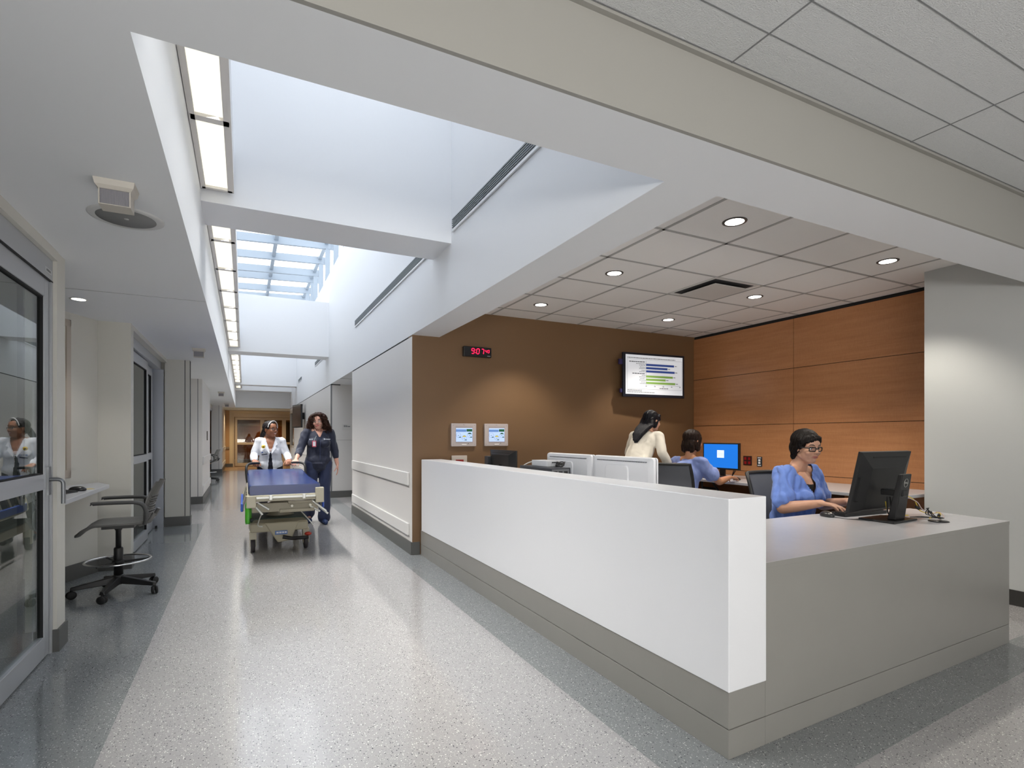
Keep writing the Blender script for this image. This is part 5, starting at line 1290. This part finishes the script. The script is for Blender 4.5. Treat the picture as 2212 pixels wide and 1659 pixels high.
# ---- 5: woman in navy scrubs walking beside the stretcher
def navy():
    J = {}; J['Rt'] = Matrix.Rotation(math.radians(-2), 3, 'X')
    J['pelvis'] = V(0, 0, .93); J['waist'] = V(0, .0, 1.08); J['chest'] = V(0, .01, 1.245); J['neck'] = V(0, .015, 1.41)
    J['head'] = HM(V(.01, .03, 1.522), math.radians(-18), math.radians(3), math.radians(5))
    # local +x is her left when facing +Y is world -x after turning; R/L named by local side
    J['shR'] = V(.175, .0, 1.35); J['shL'] = V(-.175, .0, 1.35)
    J['elR'] = V(.265, .06, 1.10); J['wrR'] = V(.345, .27, .965)
    J['elL'] = V(-.235, -.02, 1.09); J['wrL'] = V(-.265, .05, .875)
    J['hdR'] = (V(.35, .8, -.25), V(.1, .3, 1), -1, .55, .08); J['hdL'] = (V(-.03, .25, -1), V(-1, .25, 0), 1, .22, .08, 1.0)
    J['hpL'] = V(-.095, 0, .91); J['hpR'] = V(.095, 0, .91); J['knL'] = V(-.085, .06, .49); J['knR'] = V(.11, .02, .49)
    J['anL'] = V(-.075, .03, .09); J['anR'] = V(.11, -.24, .13); J['toL'] = V(-.075, .17, .035); J['toR'] = V(.11, -.11, .05)
    sk = skinm('skin_fair', (206, 156, 136))
    p = remesh(body_mesh(J, 1.04), 'person', sk, None, .006, 4)
    tag(p, 'curly-haired woman in navy scrub jacket and trousers walking beside the stretcher', 'person')
    nv = mat('scrubs_navy', (26, 32, 54), .7, sheen=.15)
    c = remesh(torso_cloth(J, .016, 1.03, .018, .025, 1.42, .008, .014, .016), 'scrub_jacket', nv, p, .0065, 5, .010, 11, 9)
    split(c, lambda q: q.y > .05 and abs(q.x) < .008 + max(0, q.z - 1.295) * .50 and q.z > 1.295, 'neckline_skin', sk, p, -.006)
    MB().tube([V(0, .155, 1.29), V(0, .168, 1.20), V(0, .150, 1.08), V(0, .150, .96)], .003, 6).build('zip', mat('zip_blue', (52, 62, 98), .4), p)
    tr = remesh(trousers(J, .016, 1.02, .045, 1.0), 'trousers', mat('trousers_navy', (24, 36, 70), .7, sheen=.15), p, .008, 4, .010, 7, 11)
    for s_ in 'LR': shoe(J, p, mat('shoe_navy', (24, 44, 84), .5), s_)
    bd = MB().box(-.028, .028, -.003, .003, -.045, .045, 0, T(.085, .172, 1.195)).build('id_badge', mat('badge_red', (196, 40, 72), .4), p)
    MB().box(-.019, .019, .003, .0045, -.034, .034, 0, T(.085, .172, 1.195)).build('badge_card', mat('badge_card', (225, 222, 228), .4), bd)
    MB().tube([V(.085, .172, 1.24), V(.07, .165, 1.28), V(.05, .15, 1.31)], .003, 6).build('badge_clip', mat('mark_pale'), p)
    m = MB(); dashes(m, .10, .15, 1.262, .014, T(0, .150, 0), word=(.012, .02), gap=.003); m.build('name_text', mat('text_white', (210, 214, 222), .5), p)
    m = MB(); m.ball((-.062, .156, 1.262), (.012, .004, .012), 10, 6); dashes(m, -.145, -.078, 1.262, .011, T(0, .150, 0), word=(.012, .02), gap=.003); m.build('logo_text', mat('text_white'), p)
    H = J['head']; Rh = H.to_3x3()
    h = MB(); h.ball(H @ V(0, -.035, .045), (.122, .110, .098), 22, 14, 0, Rh); h.ball(H @ V(0, -.06, -.05), (.140, .085, .10), 20, 12, 0, Rh)
    for s_ in (-1, 1): h.cone(H @ V(s_ * .090, .03, .06), .036, H @ V(s_ * .125, -.01, -.07), .046); h.cone(H @ V(s_ * .125, -.01, -.07), .046, H @ V(s_ * .135, -.02, -.12), .026)
    h.cone(H @ V(-.05, .055, .10), .028, H @ V(.05, .055, .10), .028)
    hm = hairm('hair_brown_curly', (22, 13, 10), (72, 44, 32))
    def curl(c): l = H.inverted() @ c; return .010 * noise.noise(l * 26) + .007 * noise.noise(l * 55)
    hr = remesh(h, 'hair', hm, p, .006, 2, disp=curl)
    m = MB(); rnd = random.Random(3); n = len(hr.data.vertices)
    for k in range(320):
        vtx = hr.data.vertices[rnd.randrange(n)]; q = vtx.co; l = H.inverted() @ q
        if l.y > .06 and l.z < .08: continue
        a0 = rnd.random() * 6; r_ = .007 + .004 * rnd.random(); Lc = .05 + .03 * rnd.random(); nn = vtx.normal
        pts = [q + nn * (.003 + .012 * min(1, i / 6)) + V(0, 0, -Lc * i / 14) + V(math.cos(a0 + i * .9), math.sin(a0 + i * .9), 0) * r_ for i in range(15)]
        m.tube(pts, .0026, 5)
    m.build('curls', hm, hr)
    face_parts(p, H, (176, 86, 84), smile=1); glasses(p, H, (90, 84, 86), .0012, .020, .011)
    place(p, (1.0, 8.46, 0), PI + math.radians(2)); return p
navy()
# ================================================================== STRETCHER
def stretcher():
    t = thing('hospital_stretcher', 'wheeled hospital stretcher with a blue mattress and beige frame, pushed along the corridor', 'stretcher', (.392, 6.05, 0), 0)
    be = mat('stretcher_beige', (176, 170, 150), .45); bed = mat('stretcher_taupe', (140, 133, 115), .5); bl = mat('mattress_blue', (26, 48, 104), .26)
    # mattress: rounded slab, slightly higher toward the head end
    m = MB(); n = 22; W = .352; L = 2.12; vs = []; fs = []
    sec = rrect(2 * W, .105, .022, 4); ns = len(sec)
    for i in range(n + 1):
        y = L * i / n; z = .748 + (.045 * max(0, y - 1.2) / .88); e = min(y, L - y); k = 1 if e > .02 else .96
        for a, b_ in sec: vs.append((a * k, y, z + b_ * k))
    for i in range(n):
        for k in range(ns): fs.append((i * ns + k, i * ns + (k + 1) % ns, (i + 1) * ns + (k + 1) % ns, (i + 1) * ns + k))
    m.add(vs, fs, 0, None, True); m.add(vs[:ns], [tuple(range(ns))]); m.add(vs[-ns:], [tuple(range(ns - 1, -1, -1))])
    m.build('mattress', bl, t)
    MB().box(-.34, .34, .02, 2.06, .665, .695).box(-.36, -.33, .02, 2.06, .66, .70).box(.33, .36, .02, 2.06, .66, .70).build('litter_deck', be, t, bevel=.006)
    MB().box(-.36, .37, -.035, .02, .635, .70).box(.29, .375, -.05, .03, .60, .76).box(-.37, -.28, -.05, .03, .575, .70).build('foot_end_frame', be, t, bevel=.008)
    MB().box(-.28, .29, -.06, -.035, .665, .685).box(-.16, -.13, -.065, -.03, .65, .70).box(.16, .19, -.065, -.03, .65, .70).build('foot_end_bar', mat('bar_silver', (205, 205, 200), .3, .3), t, bevel=.004)
    MB().box(-.32, .32, .0, .05, .52, .615).box(-.06, .28, -.02, .01, .51, .545).box(.02, .26, -.02, .0, .60, .63).build('litter_crossmember', bed, t, bevel=.006)
    m = MB(); 
    for x in (.06, .24): m.ball((x, -.006, .575), .016, 10, 8)
    m.build('release_knob', mat('knob_pale', (226, 222, 206), .4), t)
    m = MB()
    for a in ((-.30, .0, .60, -.22, -.02, .50), (-.26, .0, .62, -.16, -.02, .55), (.26, .0, .62, .40, -.03, .50), (.30, .02, .58, .42, -.01, .47), (.24, .0, .56, .34, .0, .50)): m.tube([(a[0], a[1], a[2]), (a[3], a[4], a[5])], .011, 8)
    m.build('linkage', mat('bar_silver'), t)
    # side rails folded down
    for s_, lab in ((-1, 'left'), (1, 'right')):
        sr = MB(); x = s_ * .365
        sr.tube(spline([(x, .35, .66), (x + s_ * .035, .38, .56), (x + s_ * .04, .45, .50), (x + s_ * .04, 1.4, .50), (x + s_ * .035, 1.5, .56), (x, 1.53, .66)], 5), .014, 10)
        for y in (.6, .85, 1.1, 1.35): sr.tube([(x, y, .67), (x + s_ * .04, y + .03, .50)], .009, 8)
        sr.build('side_rail', be, t)
        MB().box(x + s_ * .045 - .012, x + s_ * .045 + .012, .30, 1.45, .50, .585).build('rail_bumper', mat('bumper_blue', (44, 84, 180), .35), t, bevel=.010)
    # push handles at the head end
    for s_ in (-1, 1):
        MB().tube(spline([(s_ * .345, 1.72, .68), (s_ * .36, 1.76, .80), (s_ * .36, 1.80, .90), (s_ * .33, 1.88, .935), (s_ * .27, 1.94, .942), (s_ * .20, 1.965, .94)], 6), .016, 10).build('push_handle', rubber, t)
    # bellows column, base cover, casters
    m = MB()
    for yc in (.62,):
        prof = []
        for i in range(9): prof += [(.105 + .010 * i * .4, .54 - .034 * i), (.082 + .010 * i * .4, .523 - .034 * i)]
        m.lathe([(0, .54)] + prof + [(0, .23)], 28, 0, T(.0, .95, 0) @ Matrix.Diagonal((1.25, 1.1, 1, 1)))
    m.build('hydraulic_bellows', bed, t)
    MB().lathe([(0, .23), (.07, .23), (.07, .56), (0, .56)], 20, 0, T(.0, 1.45, 0)).build('hydraulic_column', bed, t)
    bs = MB()
    bs.box(-.33, .27, .50, 1.95, .235, .33); bs.add([(-.30, -.03, .235), (.30, -.03, .235), (.30, .12, .235), (-.30, .12, .235), (-.30, -.02, .34), (.30, -.02, .34), (.26, .12, .36), (-.26, .12, .36)], [(3, 2, 1, 0), (4, 5, 6, 7), (0, 1, 5, 4), (1, 2, 6, 5), (2, 3, 7, 6), (3, 0, 4, 7)])
    bs.add([(-.16, -.045, .34), (.20, -.045, .34), (.12, -.045, .13), (-.02, -.045, .11), (-.16, .1, .34), (.20, .1, .34), (.12, .1, .13), (-.02, .1, .11)], [(0, 3, 2, 1), (4, 5, 6, 7), (0, 1, 5, 4), (1, 2, 6, 5), (2, 3, 7, 6), (3, 0, 4, 7)])
    bs.v = [(x - .03 if i >= 8 else x, y + .53 if i >= 8 else y, z) for i, (x, y, z) in enumerate(bs.v)]
    bs.build('base_cover', mat('base_taupe', (158, 151, 130), .45), t, bevel=.012)
    MB().box(-.33, .27, .65, 1.9, .333, .37).build('storage_tray', mat('tray_dark_green', (40, 58, 52), .5), t, bevel=.008)
    lb = MB().box(-.08, .05, .477, .4845, .20, .245).build('base_label', mat('label_blue', (88, 116, 168), .4), t, bevel=.004)
    m = MB(); dashes(m, -.065, .04, .224, .016, T(0, .4755, 0), word=(.014, .024), gap=.006); m.build('label_lettering', mat('text_white'), lb)
    pd = MB().tube([(.0, .46, .175), (.09, .445, .155), (.27, .46, .15)], .020, 10).build('foot_pedal', rubber, t)
    MB().ball((.27, .50, .185), (.04, .03, .022), 12, 8).build('brake_pedal_red', mat('pedal_red', (170, 50, 32), .4), t)
    for x, y in ((-.30, .60), (.255, .60), (-.30, 1.90), (.255, 1.90)):
        MB().lathe([(0, -.022), (.070, -.022), (.078, -.014), (.078, .014), (.070, .022), (0, .022)], 26, 0, T(x, y + .02, .078) @ Matrix.Rotation(PI / 2, 4, 'Y')).build('caster_wheel', mat('tire_grey', (50, 46, 48), .6), t)
        f = MB().box(x - .034, x - .026, y - .03, y + .06, .07, .17).box(x + .026, x + .034, y - .03, y + .06, .07, .17).box(x - .036, x + .036, y - .035, y + .065, .15, .24)
        f.build('caster_fork', be, t, bevel=.006)
    MB().lathe([(0, .0), (.03, 0), (.034, .02), (.034, .22), (.02, .27), (.01, .29), (0, .29)], 20, 0, T(-.345, .75, .30) @ Matrix.Rotation(-.15, 4, 'X')).build('oxygen_cylinder', mat('cylinder_green', (74, 168, 44), .35), t)
    m = MB().tube(spline([(-.2, .3, .52), (-.26, .15, .38), (-.22, .1, .36)], 5), .006, 6).tube(spline([(.14, .2, .52), (.24, .08, .40), (.28, .1, .34)], 5), .006, 6); m.build('hose', mat('bar_silver'), t)
stretcher()
# ---- wall monitor on an arm at the end of the corridor, right side
t = thing('arm_monitor', 'black screen on a swing arm, high on the right corridor wall above the walking women', 'screen', (1.46, 17.4, 1.93))
MB().box(-.03, .02, -.42, .42, -.36, .34, 0, RZ(math.radians(12))).build('housing', black, t, bevel=.006)
MB().box(-.034, -.03, -.40, .40, -.33, .32, 0, RZ(math.radians(12))).build('screen', mat('screen_brown', (70, 50, 36), .15), t)
MB().box(.02, .08, -.14, .14, -.25, .26).box(.08, .188, -.05, .05, -.10, .10).tube([(.0, .0, .30), (.15, .1, .34)], .012, 8).build('wall_arm', blackm, t)
# ---- far room furniture behind the end doors
t = thing('room_bed', 'dark blue bed seen through the glass doors at the corridor end', 'bed', (.85, 27.4, 0))
MB().box(-.45, .45, -1.0, 1.0, .62, .76).build('mattress', mat('mattress_navy', (44, 54, 88), .5), t, bevel=.03)
MB().box(-.42, .42, -.95, .95, .50, .60).box(-.35, .35, -.8, .8, .16, .28).box(-.05, .05, -.6, -.5, .28, .5).box(-.05, .05, .5, .6, .28, .5).build('frame', mat('end_frame'), t, bevel=.01)
for x, y in ((-.35, -.85), (.35, -.85), (-.35, .85), (.35, .85)): MB().lathe([(0, -.02), (.08, -.02), (.08, .02), (0, .02)], 16, 0, T(x, y, .08) @ Matrix.Rotation(PI / 2, 4, 'Y')).build('wheel', rubber, t)
m = MB(); m.ball((0, .62, .98), (.30, .10, .26), 18, 12); m.build('pillow', mat('pillow_pale', (222, 196, 172), .7), t)
t = thing('privacy_curtain', 'folded grey striped curtain behind the right-hand end door', 'curtain', (2.05, 27.0, 0))
m = MB(); N = 40; pts = [(-.42 + .84 * i / N, .05 * math.sin(i * 1.3)) for i in range(N + 1)]
vs = [(x, y, z) for z in (.2, 1.98) for x, y in pts] + [(x, y + .006, z) for z in (.2, 1.98) for x, y in pts]; n1 = N + 1
fs = [(i, i + 1, n1 + i + 1, n1 + i) for i in range(N)] + [(2 * n1 + i + 1, 2 * n1 + i, 3 * n1 + i, 3 * n1 + i + 1) for i in range(N)]
m.add(vs, fs, 0, None, True).build('fabric', mat('curtain_grey', (120, 118, 112), .8, noise_amt=.3, nscale=14), t)
MB().tube([(-.45, 0, 2.0), (.45, 0, 2.0)], .014, 8).build('track', mat('end_frame'), t)
t = thing('card_reader', 'small dark device on the left corridor wall panel', 'switch', (-.72, 13.4, 1.32))
MB().box(0, .015, -.05, .05, -.10, .10).build('body', mat('reader_brown', (60, 52, 46), .4), t, bevel=.003)
